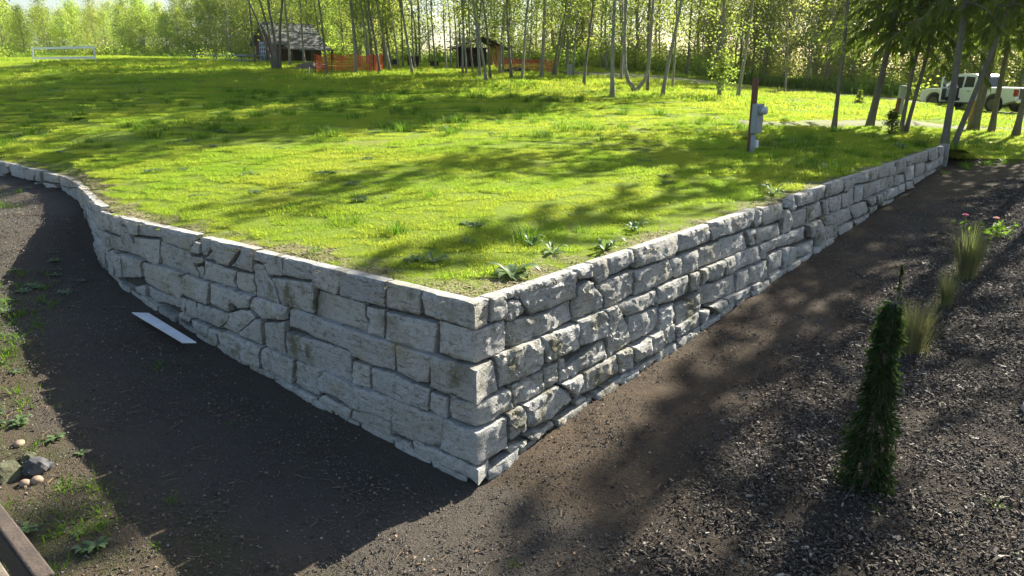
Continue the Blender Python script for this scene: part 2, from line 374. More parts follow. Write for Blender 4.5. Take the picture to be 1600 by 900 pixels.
[(5.313,1.397),(5.582,1.378),(5.572,1.254),(5.635,1.147),(5.438,1.166),(5.374,1.286)],
[(5.622,1.366),(6.478,1.323),(6.553,1.126),(5.653,1.146)],
[(3.44,1.65),(4.196,1.65),(4.297,1.423),(3.428,1.432)],
[(4.26,1.65),(5.548,1.65),(5.532,1.511),(5.441,1.408),(4.536,1.441),(4.314,1.42)],
[(5.604,1.65),(5.747,1.589),(5.823,1.436),(5.62,1.38),(5.524,1.465)],
[(5.76,1.65),(6.605,1.589),(6.642,1.375),(5.921,1.359),(5.81,1.487)],
[(6.625,1.595),(7.102,1.65),(7.074,1.477),(6.977,1.404),(6.783,1.515),(6.647,1.517)],
[(7.127,1.65),(8.532,1.65),(8.491,1.429),(8.152,1.443),(7.148,1.467)],
[(6.657,1.482),(6.841,1.474),(7.033,1.292),(7.037,1.117),(6.642,1.128),(6.644,1.366)],
[(7.002,1.4),(7.553,1.43),(7.601,1.118),(7.101,1.142)],
[(7.635,1.41),(8.273,1.409),(8.452,1.14),(7.675,1.125)],
[(8.331,1.402),(8.644,1.4),(8.679,1.147),(8.478,1.146)],
[(8.728,1.409),(9.344,1.382),(9.423,1.102),(8.771,1.134)],
[(8.591,1.65),(9.312,1.65),(9.452,1.428),(8.547,1.431)],
[(9.403,1.65),(10.111,1.65),(10.18,1.548),(10.031,1.449),(9.489,1.417)],
[(10.136,1.65),(11.603,1.65),(11.559,1.423),(10.245,1.473)],
[(11.677,1.65),(12.801,1.65),(12.859,1.375),(11.707,1.428)],
[(12.846,1.65),(13.593,1.65),(13.806,1.349),(12.943,1.378)],
[(13.634,1.65),(14.396,1.65),(14.393,1.482),(13.931,1.453),(13.735,1.517)],
[(14.44,1.65),(15.757,1.65),(15.853,1.403),(14.505,1.46)],
[(15.806,1.65),(16.903,1.65),(16.948,1.414),(16.458,1.351),(16.013,1.415)],
[(16.957,1.65),(17.462,1.65),(17.547,1.445),(17.144,1.398)],
[(8.813,1.38),(9.322,1.39),(9.455,1.13),(8.902,1.141)],
[(9.349,1.396),(9.652,1.388),(9.754,1.138),(9.455,1.13)],
[(9.671,1.489),(9.927,1.47),(10.137,1.126),(9.754,1.138)],
[(10.098,1.441),(10.599,1.425),(10.701,1.123),(10.132,1.136)],
[(10.634,1.421),(11.347,1.404),(11.509,1.147),(10.764,1.135)],
[(11.385,1.4),(11.724,1.395),(11.772,1.147),(11.543,1.153)],
[(11.759,1.402),(12.432,1.396),(12.53,1.135),(11.772,1.147)],
[(12.475,1.392),(12.859,1.375),(12.912,1.125),(12.574,1.13)],
[(12.911,1.359),(13.688,1.315),(13.804,1.118),(12.951,1.131)],
[(13.7,1.452),(14.566,1.443),(14.722,1.115),(13.889,1.132)],
[(14.619,1.438),(15.57,1.415),(15.701,1.14),(14.759,1.136)],
[(15.673,1.344),(16.302,1.326),(16.386,1.125),(15.75,1.148)],
[(16.354,1.334),(17.165,1.37),(17.278,1.133),(16.438,1.133)],
[(17.128,1.452),(17.547,1.445),(17.676,1.192),(17.308,1.144)],
[(8.688,1.141),(9.809,1.117),(10.177,0.851),(9.188,0.864),(8.752,0.968)],
[(9.838,1.122),(10.989,1.082),(11.097,0.851),(10.212,0.846)],
[(10.797,1.116),(11.364,1.128),(11.475,0.978),(11.089,0.946)],
[(11.438,1.129),(12.22,1.11),(12.225,0.947),(11.52,0.962)],
[(12.25,1.128),(12.708,1.119),(12.774,0.922),(12.188,0.94)],
[(12.747,1.126),(13.1,1.108),(13.21,0.914),(12.813,0.929)],
[(13.134,1.127),(13.731,1.107),(13.8,0.913),(13.251,0.92)],
[(13.766,1.126),(14.304,1.104),(14.513,0.925),(13.87,0.951)],
[(14.34,1.124),(15.575,1.132),(15.589,1.03),(14.58,0.978)],
[(15.625,1.139),(16.902,1.127),(16.885,1.068),(15.63,1.051)],
[(11.994,0.932),(12.878,0.887),(12.866,0.832),(12.048,0.828)],
[(9.227,0.84),(10.13,0.808),(10.304,0.632),(9.384,0.663)],
[(10.16,0.814),(10.804,0.8),(10.854,0.69),(10.311,0.691)],
[(11.099,0.924),(11.617,0.917),(11.592,0.815),(11.206,0.774)],
[(10.831,0.817),(11.151,0.813),(11.155,0.729),(10.881,0.707)],
[(0.191,1.153),(0.798,1.143),(0.848,1.097),(0.845,0.865),(0.795,0.836),(0.381,0.842),(0.239,0.843),(0.247,0.959)],
[(0.814,1.144),(1.387,1.121),(1.403,1.123),(1.405,0.865),(1.122,0.873),(0.87,0.883)],
[(1.373,1.147),(1.803,1.148),(1.878,1.099),(1.885,0.847),(1.739,0.864),(1.414,0.874),(1.403,1.119)],
[(1.813,1.151),(2.054,1.146),(2.172,1.026),(2.274,0.875),(2.304,0.781),(2.45,0.702),(2.431,0.656),(1.9,0.622),(1.906,0.841),(1.9,1.084)],
[(2.076,1.147),(2.892,1.126),(2.936,0.966),(2.312,0.959),(2.218,1.002)],
[(2.903,1.143),(3.623,1.14),(3.715,0.909),(3.265,0.916),(2.897,0.937),(2.916,0.918)],
[(3.651,1.145),(3.92,1.118),(3.938,0.908),(3.716,0.901)],
[(2.324,0.95),(2.903,0.921),(2.947,0.753),(2.895,0.646),(2.455,0.649),(2.314,0.803)],
[(2.945,0.884),(3.315,0.875),(3.32,0.628),(3.108,0.602),(2.949,0.618)],
[(3.356,0.813),(3.945,0.859),(3.985,0.605),(3.388,0.57)],
[(3.932,1.137),(4.101,1.131),(4.11,0.979),(3.979,0.935)],
[(4.099,1.139),(4.583,1.132),(4.624,0.914),(4.327,0.918),(4.115,0.949)],
[(4.598,1.144),(4.91,1.13),(4.939,0.895),(4.656,0.923)],
[(4.925,1.142),(5.675,1.124),(5.746,0.909),(4.973,0.903)],
[(5.714,1.125),(6.041,1.117),(5.993,0.895),(5.766,0.905)],
[(3.952,0.912),(4.98,0.871),(5.033,0.61),(3.993,0.657)],
[(4.995,0.883),(5.385,0.867),(5.383,0.619),(5.031,0.618)],
[(5.402,0.88),(5.958,0.868),(6.062,0.614),(5.381,0.628)],
[(6.026,0.924),(6.522,0.917),(6.62,0.639),(6.096,0.643)],
[(5.733,1.123),(6.314,1.122),(6.392,0.991),(6.056,0.968),(5.802,0.916)],
[(6.332,1.136),(7.586,1.108),(7.66,0.878),(7.049,0.928),(6.399,0.964)],
[(7.634,1.119),(8.003,1.118),(8.097,0.842),(7.813,0.889)],
[(8.032,1.114),(8.22,1.124),(8.461,0.916),(8.596,0.7),(8.431,0.68),(8.087,0.711)],
[(8.271,1.135),(9.669,1.115),(9.777,0.853),(9.041,0.944),(8.5,0.967)],
[(8.504,0.957),(9.041,0.944),(9.347,0.634),(8.658,0.69)],
[(9.271,0.828),(9.857,0.821),(9.913,0.687),(9.394,0.677)],
[(6.562,0.935),(6.842,0.912),(6.838,0.596),(6.649,0.616)],
[(6.866,0.907),(7.193,0.85),(7.189,0.617),(6.836,0.605)],
[(7.218,0.845),(7.995,0.821),(8.034,0.626),(7.23,0.645)],
[(0.396,0.826),(0.846,0.826),(0.85,0.618),(0.412,0.618)],
[(0.845,0.837),(1.061,0.837),(1.067,0.636),(0.867,0.612)],
[(0.276,0.614),(0.46,0.621),(0.516,0.574),(0.558,0.349),(0.306,0.35),(0.291,0.496)],
[(0.499,0.612),(1.027,0.618),(1.212,0.497),(1.283,0.378),(0.894,0.327),(0.623,0.34),(0.574,0.387),(0.532,0.546)],
[(1.068,0.615),(1.402,0.621),(1.425,0.531),(1.277,0.439),(1.142,0.555)],
[(1.421,0.627),(2.035,0.625),(2.106,0.42),(1.61,0.39),(1.297,0.396),(1.446,0.5)],
[(2.046,0.628),(2.28,0.634),(2.353,0.587),(2.336,0.386),(2.097,0.397)],
[(2.351,0.614),(2.541,0.598),(2.708,0.629),(2.705,0.417),(2.39,0.434)],
[(2.72,0.632),(2.96,0.64),(3.02,0.46),(2.935,0.403),(2.717,0.427)],
[(2.998,0.643),(3.279,0.636),(3.308,0.42),(3.011,0.422)],
[(1.082,0.745),(1.199,0.743),(1.62,0.832),(1.854,0.837),(1.874,0.63),(1.552,0.632),(1.118,0.624),(1.067,0.63)],
[(1.087,0.857),(1.187,0.832),(1.19,0.728),(1.091,0.742)],
[(0.261,0.303),(0.526,0.277),(0.576,0.207),(0.322,0.201)],
[(2.348,0.382),(2.874,0.373),(2.945,0.318),(2.402,0.299)],
[(1.777,0.352),(2.122,0.357),(2.194,0.302),(1.846,0.266)],
[(1.299,0.36),(1.473,0.352),(1.536,0.287),(1.36,0.265)],
[(0.542,0.288),(0.912,0.308),(0.967,0.247),(0.642,0.202)],
[(4.176,0.623),(4.568,0.626),(4.689,0.529),(4.429,0.47)],
[(4.602,0.626),(5.438,0.608),(5.458,0.523),(4.762,0.511)],
[(5.457,0.612),(5.712,0.614),(5.75,0.54),(5.496,0.522)],
[(5.755,0.605),(6.162,0.636),(6.176,0.582),(5.806,0.561)],
[(6.093,0.652),(6.487,0.64),(6.531,0.561),(6.16,0.553)],
[(6.534,0.63),(7.008,0.597),(7.044,0.554),(6.603,0.547)],
[(3.29,0.595),(3.891,0.625),(3.92,0.44),(3.335,0.452)],
[(3.915,0.619),(4.113,0.611),(4.145,0.492),(3.966,0.442)],
[(3.31,0.446),(3.913,0.415),(3.933,0.285),(3.382,0.293)],
[(-0.579,1.65),(0.166,1.65),(0.15,1.432),(-0.547,1.432)],
[(-0.404,1.42),(0.364,1.42),(0.378,1.137),(-0.388,1.137)],
[(-0.459,1.125),(0.174,1.125),(0.237,0.823),(-0.459,0.823)],
[(-0.242,0.811),(0.349,0.811),(0.402,0.601),(-0.255,0.601)],
[(-0.281,0.589),(0.275,0.589),(0.28,0.294),(-0.337,0.294)],
[(-0.645,0.282),(0.077,0.282),(0.076,0.14),(-0.644,0.14)]]
TRUNKS=[(-15.84, 47.74, 0.002, 0.103), (-13.2, 45.96, 0.031, 0.099), (-12.82, 47.81, -0.024, 0.103), (-8.65, 36.15, -0.092, 0.078), (-7.77, 38.49, -0.039, 0.1), (-7.52, 41.03, -0.101, 0.089), (-6.54, 38.23, -0.098, 0.099), (-6.51, 41.32, -0.153, 0.107), (-6.38, 43.47, -0.115, 0.075), (-6.24, 44.3, -0.035, 0.077), (-4.91, 38.1, -0.1, 0.099), (-5.31, 42.39, -0.046, 0.073), (-4.17, 42.56, -0.045, 0.074), (-3.64, 42.6, 0.006, 0.074), (-3.5, 44.04, -0.015, 0.067), (-3.06, 43.36, -0.008, 0.075), (-2.49, 38.9, -0.008, 0.076), (-2.29, 38.9, -0.026, 0.067), (-2.1, 41.41, -0.048, 0.072), (-1.53, 36.89, -0.088, 0.096), (-1.12, 33.67, -0.131, 0.087), (-1.01, 35.55, -0.073, 0.077), (-0.63, 40.05, 0.047, 0.087), (-0.47, 40.73, 0.038, 0.07), (-0.03, 36.37, -0.04, 0.094), (0.42, 33.32, 0.104, 0.086), (1.39, 36.38, 0.022, 0.126), (1.97, 37.61, 0.158, 0.081), (2.1, 37.65, 0.214, 0.081), (3.12, 39.1, 0.028, 0.068), (3.04, 32.59, 0.064, 0.085), (3.59, 27.34, -0.03, 0.106), (5.14, 36.33, -0.016, 0.094), (5.54, 31.27, -0.001, 0.081), (5.73, 29.23, 0.136, 0.101), (6.85, 32.76, -0.016, 0.071), (10.5, 46.26, -0.006, 0.1), (8.5, 31.39, -0.024, 0.109), (9.75, 33.04, 0.072, 0.114), (10.2, 23.94, -0.013, 0.103), (11.79, 25.04, 0.108, 0.119), (12.12, 25.52, 0.129, 0.088), (13.0, 25.24, 0.049, 0.087), (13.16, 25.26, 0.123, 0.087), (11.95, 20.75, -0.015, 0.126), (12.35, 21.1, 0.239, 0.1), (17.75, 29.12, 0.105, 0.214), (18.29, 28.8, 0.031, 0.137), (18.04, 27.01, 0.065, 0.14)]
# ------------------------------------------------------------------ terrain sheets
def grid_lines(lo,hi,f0,f1,fine,grow=1.22,big=12.):
    """coordinates: even 'fine' steps inside f0..f1, growing steps outside"""
    a=[f0]
    while a[-1]<f1: a.append(a[-1]+fine)
    s=fine
    while a[-1]<hi: s=min(big,s*grow); a.append(a[-1]+s)
    b=[f0]; s=fine
    while b[-1]>lo: s=min(big,s*grow); b.append(b[-1]-s)
    return b[:0:-1]+a
def soil_h(x,y):
    z=soil_z(x,y)
    ql,qr=outside(x,y)
    if ql<0 and qr<0:
        rx,ry=x-CX,y-CY; sr=rx*RDX+ry*RDY
        k=max(ql,qr)
        if sr<17.9: z=min(z,lawn_z(x,y)-.35)
        else: z=min(z,lawn_z(x,y)-.35*sstep(-.2,-2.,k)-.02)
    return z
def soil_bump(x,y): return .02*fbm(x*1.1,y*1.1,3.)+.010*fbm(x*5,y*5,7.)+.05*nz(x*.35,y*.35,2.)
xs=grid_lines(-150,170,-6.5,9.5,.085); ys=grid_lines(-30,190,3.2,13.,.085)
V=[];Z=[]
for y in ys:
    for x in xs:
        ql,qr=outside(x,y); o=max(ql,qr)
        near=sstep(0,.5,o)
        V.append((x,y,soil_h(x,y)+soil_bump(x,y)*(near if o>0 else 0)))
        rx,ry=x-CX,y-CY; sr=rx*RDX+ry*RDY
        mul=sstep(1.15,1.75,qr+.25*fbm(x*.9,y*.9,11.)) if qr>0 else 0
        mul*=sstep(-1.0,.6,sr)*(1-.8*sstep(15,19,sr))
        sl=rx*LDX+ry*LDY
        d=sstep(1.55,2.4,ql+.5*fbm(x*.8,y*.8,5.)+.06*max(0,sl)) if ql>0 and qr<ql else 0
        d=max(d*(1-sstep(5.5,8.,sl)),.0)
        d=max(d,.55*sstep(9,14,sr)*(1 if qr>0 else 0))
        g=sstep(.0,.5,ql+.3) if ql>qr else 0
        g*=.85
        Z.append((mul,d,g,1))
nx=len(xs); F=[(j*nx+i,j*nx+i+1,(j+1)*nx+i+1,(j+1)*nx+i) for j in range(len(ys)-1) for i in range(nx-1)]
me=bpy.data.meshes.new('ground'); me.from_pydata(V,[],F); me.materials.append(SOIL)
ca=me.color_attributes.new('zone','FLOAT_COLOR','POINT')
ca.data.foreach_set('color',[c for q in Z for c in q])
me.polygons.foreach_set('use_smooth',[True]*len(F))
ground=ob('ground',me); ground['kind']='structure'

# wall path: s<0 runs along the left arm, s>0 along the right arm, d is outward, z up
SEG=[]; _s=0
for a,b in zip(LP[:-1],LP[1:]):
    L=math.dist(a,b); SEG.append((_s,L,a,((b[0]-a[0])/L,(b[1]-a[1])/L))); _s+=L
WALL_END=18.05
def left_frame(s):
    for i,(s0,L,a,d) in enumerate(SEG):
        if s<=s0+L or i==len(SEG)-1: break
    q=s-s0; n=Vector((-d[1],d[0]))
    w=.45
    if i>0 and q<w:
        e=SEG[i-1][3]; n=n.lerp(Vector((-e[1],e[0])),.5*(1-q/w)).normalized()
    elif i<len(SEG)-1 and L-q<w and not(i==0 and False):
        e=SEG[i+1][3]; n=n.lerp(Vector((-e[1],e[0])),.5*(1-(L-q)/w)).normalized()
    return Vector((a[0]+d[0]*q,a[1]+d[1]*q)),n
NL0=Vector((-SEG[0][3][1],SEG[0][3][0])); NR0=Vector((RDY,-RDX))
def wallp(s,d,z):
    m=.12
    if s<0:
        p,n=left_frame(-s); q=p+n*d
        if -s<m: q=q+NR0*d*(1+s/m)
    else:
        p=Vector((CX+RDX*s,CY+RDY*s)); q=p+NR0*d
        if s<m: q=q+NL0*d*(1-s/m)
    return Vector((q.x,q.y,z))

# lawn sheet
def inner(s,d=-.075):
    p=wallp(s,d,0); return (p.x,p.y)
poly=[(-150,60),inner(-50)]
s=-40.
poly=[(-150,48.)]
for s in (-30,-24,-18,-15,-13,-12,-11.2,-10.6,-10,-9.4,-8.8,-8.2,-7.6,-7.1,-6.7,-6.3,-6.,-5,-4,-3,-2,-1,-.2): poly.append(inner(s))
poly.append((CX-(NL0.x+NR0.x)*.075,CY-(NL0.y+NR0.y)*.075))
for s in (.2,1,2,3,4,6,8,10,12,14,16,17.4,WALL_END-.12): poly.append(inner(s))
for s,d in ((WALL_END+.05,.02),(WALL_END+.5,.3),): p=wallp(s,d,0); poly.append((p.x,p.y))
poly+=[(13.2,20.9),(14.6,21.3),(17.,21.6),(21,23.2),(30,27),(60,42),(165,60),(165,185),(-150,185)]
def inpoly(x,y,P):
    c=False; j=len(P)-1
    for i in range(len(P)):
        if (P[i][1]>y)!=(P[j][1]>y) and x<(P[j][0]-P[i][0])*(y-P[i][1])/(P[j][1]-P[i][1])+P[i][0]: c=not c
        j=i
    return c
def dseg(x,y,a,b):
    dx,dy=b[0]-a[0],b[1]-a[1]; L=dx*dx+dy*dy
    t=max(0,min(1,((x-a[0])*dx+(y-a[1])*dy)/L)) if L else 0
    return math.hypot(x-a[0]-t*dx,y-a[1]-t*dy)
def dpoly(x,y,P): return min(dseg(x,y,P[i],P[(i+1)%len(P)]) for i in range(len(P)))
bound=[]
for i,a in enumerate(poly):
    b=poly[(i+1)%len(poly)]; L=math.dist(a,b); n=max(1,int(L/(.3 if a[1]<24 and abs(a[0])<16 else 8)))
    for k in range(n): bound.append((a[0]+(b[0]-a[0])*k/n,a[1]+(b[1]-a[1])*k/n))
pts=list(bound)
rr=random.Random(4)
wall_line=[inner(s) for s in (-30,-24,-18,-15,-12,-10.6,-9.4,-8.2,-7.1,-6.3,-6.)]+[(CX,CY)]+[inner(WALL_END)]
for x in grid_lines(-148,163,-12,14,.5,1.25):
    for y in grid_lines(5,183,6,24,.5,1.25):
        x2,y2=x+rr.uniform(-.1,.1),y+rr.uniform(-.1,.1)
        if inpoly(x2,y2,poly) and dpoly(x2,y2,poly)>.2: pts.append((x2,y2))
nb=len(bound)
cv,ce,cf,_,_,_=geometry.delaunay_2d_cdt([Vector(p) for p in pts],[(i,(i+1)%nb) for i in range(nb)],[],1,1e-4)
def lawn_h(x,y): return lawn_z(x,y)+.03*nz(x*.5,y*.5,1.)+.015*nz(x*1.7,y*1.7,4.)
V=[]; E=[]
for v in cv:
    V.append((v.x,v.y,lawn_h(v.x,v.y)))
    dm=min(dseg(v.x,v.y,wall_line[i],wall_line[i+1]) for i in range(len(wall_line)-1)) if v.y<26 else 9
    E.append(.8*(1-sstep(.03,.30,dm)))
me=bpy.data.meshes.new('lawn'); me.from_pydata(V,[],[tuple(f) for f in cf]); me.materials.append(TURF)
bm=bmesh.new(); bm.from_mesh(me)
bmesh.ops.recalc_face_normals(bm,faces=bm.faces[:])
if sum(f.normal.z for f in bm.faces)<0: bmesh.ops.reverse_faces(bm,faces=bm.faces[:])
bm.to_mesh(me); bm.free()
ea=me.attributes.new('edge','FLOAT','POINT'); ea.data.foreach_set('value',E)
me.polygons.foreach_set('use_smooth',[True]*len(me.polygons))
lawn=ob('lawn',me); lawn['kind']='structure'

# ------------------------------------------------------------------ retaining wall
wall=empty('retaining_wall',(CX,CY,.05),'low grey retaining wall of rough cast stone blocks with a sharp corner','wall')
winv=Matrix.Translation((-CX,-CY,-.05))
def row_off(z): return 0. if z>1.12 else (.05 if z>.58 else .10)
# core behind the stones
ss=[-30,-24,-20,-17,-15,-14,-13,-12,-11.4,-10.8,-10.2,-9.6,-9,-8.5,-8,-7.5,-7,-6.5,-6.2,-5.8]+[-5+.5*i for i in range(10)]+[-.12,0,.12]+[.5*i for i in range(1,36)]+[WALL_END-.06]
core=MB(); lv=[(-.5,.055),(.57,.055),(.58,.01),(1.10,.01),(1.11,-.03),(1.60,-.03)]
vs=[]
for s in ss:
    for z,d in lv: vs.append(winv@wallp(s,d-.02,z))
    for z in (1.60,-.5): vs.append(winv@wallp(s,-.22,z))
m=len(lv)+2
core.add(vs,[(i*m+j,(i+1)*m+j,(i+1)*m+(j+1)%m,i*m+(j+1)%m) for i in range(len(ss)-1) for j in range(m)]+[tuple(range(m)),tuple((len(ss)-1)*m+j for j in range(m-1,-1,-1))])
core.build('wall_core',CORE,wall)

def inset(P,k):
    n=len(P); out=[]
    for i in range(n):
        a,b,c=Vector(P[i-1]),Vector(P[i]),Vector(P[(i+1)%n])
        d1=(b-a).normalized(); d2=(c-b).normalized(); n1=Vector((-d1.y,d1.x)); n2=Vector((-d2.y,d2.x))
        h=n1+n2; den=max(.35,1+n1.dot(n2))
        out.append(b+h*(k/den))
    return out
def stone_mesh(P,seed,res,right):
    rg=random.Random(seed)
    if sum(P[i-1][0]*P[i][1]-P[i][0]*P[i-1][1] for i in range(len(P)))<0: P=P[::-1]
    zt=max(p[1] for p in P); zb=min(p[1] for p in P); zm=(zt+zb)/2; sm=sum(p[0] for p in P)/len(P)
    w=max(p[0] for p in P)-min(p[0] for p in P); h=zt-zb
    top=zt>1.645
    Q=inset(P,.002)
    if top: Q=[Vector((q.x,1.65 if p[1]>1.645 else q.y)) for q,p in zip(Q,P)]
    # soften corners
    B=[]
    for i in range(len(Q)):
        a,b,c=Q[i-1],Q[i],Q[(i+1)%len(Q)]
        la,lc=(a-b).length,(c-b).length; k=rg.uniform(.004,.02)
        if top and b.y>1.645: k=.006
        B.append(b+(a-b)*min(.3,k/max(la,1e-4))); B.append(b+(c-b)*min(.3,k/max(lc,1e-4)))
    C=[]
    for i in range(len(B)):
        a,b=B[i],B[(i+1)%len(B)]; L=(b-a).length; n=max(1,round(L/res)); nn=Vector((-(b-a).y,(b-a).x)).normalized()
        lock=top and a.y>1.64 and b.y>1.64
        for k in range(n):
            q=a+(b-a)*(k/n)
            if 0<k and not lock: q=q+nn*(.007*nz(q.x*14,q.y*14,seed)+.004)
            C.append(q)
    Cl=[(q.x,q.y) for q in C]
    pts=list(C); nb=len(C); edges=[(i,(i+1)%nb) for i in range(nb)]
    s0,s1=min(q.x for q in C),max(q.x for q in C)
    corner=s0<-.02 and s1>.02
    z=zb
    while z<zt:
        x=s0
        while x<s1:
            q=Vector((x+rg.uniform(-.3,.3)*res,z+rg.uniform(-.3,.3)*res))
            if corner and abs(q.x)<res*.6: x+=res; continue
            if inpoly(q.x,q.y,Cl) and dpoly(q.x,q.y,Cl)>res*.5: pts.append(q)
            x+=res
        z+=res
    if corner:
        z=zb+.02
        while z<zt-.012: pts.append(Vector((0,z))); z+=res
    cv,ce,cf,ov,_,_=geometry.delaunay_2d_cdt(pts,edges,[],1,1e-5)
    tz=rg.uniform(-.012,.006) if top else 0.; td=rg.uniform(-.016,.014)
    off=row_off(zm)
    # chipped planes
    planes=[]
    for k in range(rg.randint(3,6)):
        a=rg.uniform(0,6.283); st=rg.uniform(.02,.20)*(1.1 if right else .7)
        cx=sm+math.cos(a)*w*.22; cz=zm+math.sin(a)*h*.22
        planes.append((math.cos(a)*st,math.sin(a)*st*1.1,cx,cz,rg.uniform(.022,.055)))
    qoff=rg.choice((-.024,.018,.03,-.01)); base=rg.uniform(.014,.04); cap=rg.uniform(.02,.05); tilt=rg.uniform(-.05,.05)
    amp=(1.05 if right else .8)*rg.uniform(.7,1.25)
    def dep(s,z):
        e=dpoly(s,z,Cl)
        d=cap+tilt*(s-sm)
        for gx,gz,cx,cz,c0 in planes: d=min(d,c0-(gx*(s-cx)+gz*(z-cz)))
        f=fbm(s*6+seed,z*11,seed*.37,5)*.007
        wx=.25*nz(s*11,z*11,seed); q=(s*7.5+wx,z*13+wx*1.2)          # flaked facets with sharp steps between them
        cx,cz=math.floor(q[0]),math.floor(q[1]); bd=9.
        for ii in (-1,0,1):
            for jj in (-1,0,1):
                hx=noise.cell_vector(Vector((cx+ii+.5,cz+jj+.5,seed+.5)))
                ux,uz=cx+ii+hx.x,cz+jj+hx.y; dd=(q[0]-ux)**2+(q[1]-uz)**2
                if dd<bd: bd=dd; fh=(hx.z-.5)*.016+(hx.x-.5)*.030*(q[0]-ux)+(hx.y-.5)*.030*(q[1]-uz)
        f+=fh
        d=d+f*amp
        k=.013
        if e<k: d-=.014*(1-e/k)**2
        if corner and abs(s)<.1: d=d*(abs(s)/.1)**.6*.8+(.03+qoff)*(1-(abs(s)/.1)**.6)
        return max(-.035,min(.075,d))+off+(td if not corner else 0)
    vs=[]; ring=[]
    for v in cv: vs.append(winv@wallp(v.x,dep(v.x,v.y),v.y+(tz if v.y>1.6 else 0)))
    fs=[]
    for f in cf:
        a,b,c=[cv[i] for i in f]
        fs.append(tuple(f) if (b.x-a.x)*(c.y-a.y)-(c.x-a.x)*(b.y-a.y)>0 else tuple(reversed(f)))
    # boundary loop: find the output verts of the input boundary
    idx={}
    for i,src in enumerate(ov):
        for k in src:
            if k<nb: idx[k]=i
    loop=[idx[k] for k in range(nb) if k in idx]
    back=-.10
    bs=len(vs)
    for i in loop:
        q=cv[i]; vs.append(winv@wallp(q.x,back+off*.4,q.y-(0.004 if top and q.y>1.64 else 0)+(tz if q.y>1.6 else 0)))
    n=len(loop)
    for k in range(n):
        fs.append((loop[k],bs+k,bs+(k+1)%n,loop[(k+1)%n]))
    # s runs to the left arm for negative values, so one winding serves the whole wall
    me=bpy.data.meshes.new('stone'); me.from_pydata(vs,[],fs); me.materials.append(STONE)
    me.validate()
    sm_=[True]*len(cf)+[False]*n
    if len(me.polygons)==len(sm_): me.polygons.foreach_set('use_smooth',sm_)
    me.set_sharp_from_angle(angle=R(30))
    return me
def filler(s0,s1,rows,seed):
    rg=random.Random(seed); out=[]
    for z0,z1 in rows:
        s=s0
        while s<s1-.1:
            w=min(rg.uniform(.28,.7),s1-s)
            if s1-s-w<.15: w=s1-s
            if w>.45 and z1-z0>.28 and rg.random()<.35:
                zm=z0+(z1-z0)*rg.uniform(.4,.6)
                out+= [[(s,z1),(s+w,z1),(s+w,zm),(s,zm+.02)],[(s,zm+.02),(s+w,zm),(s+w,z0),(s,z0)]]
            else:
                k=rg.uniform(-.04,.04)
                out.append([(s,z1),(s+w,z1),(s+w+k,z0),(s+k*.5,z0)])
            s+=w
    return out
ALL=STONES+filler(-9.25,-6.95,[(1.31,1.65),(1.0,1.31),(.6,1.0)],3)+filler(-18.5,-14.35,[(1.40,1.65),(1.1,1.40)],5)
for i,P in enumerate(ALL):
    P=[tuple(p) for p in P]
    sm=sum(p[0] for p in P)/len(P)
    far=abs(sm)
    res=.021 if far<2.4 else (.029 if far<5 else (.045 if far<9 else .07))
    ob('stone',stone_mesh(P,i+1,res,sm>0),wall)
# footing course just above the soil, set back under the stones
rf=random.Random(8)
for sg,s1 in ((1,8.5),(-1,7.2)):
    s=.05
    while s<s1:
        w=rf.uniform(.3,.65); a,b=(s,s+w) if sg>0 else (-s-w,-s)
        zs=[soil_z(*wallp(q,.1,0).xy) for q in (a,b)]
        tp=rf.uniform(.04,.10)
        P=[(a+.01,zs[0]+tp),(b-.01,zs[1]+tp+rf.uniform(-.02,.02)),(b-.01,zs[1]-.2),(a+.01,zs[0]-.2)]
        ob('stone',stone_mesh(P,900+int(s*20)*sg,.04,sg>0),wall,(0,0,0)); s+=w
# end face of the wall
e=MB()
for k,(z0,z1) in enumerate(((1.33,1.645),(1.02,1.325),(.6,1.015))):
    vs=[winv@wallp(WALL_END+o,d,z) for z in (z0,z1) for d,o in ((-.2,-.05),(.03,-.05),(.03,.035+.02*(k%2)),(-.2,.05))]
    e.add(vs,[(3,2,1,0),(4,5,6,7),(0,1,5,4),(1,2,6,5),(2,3,7,6),(3,0,4,7)])
    e.build('stone',STONE,wall); e=MB()

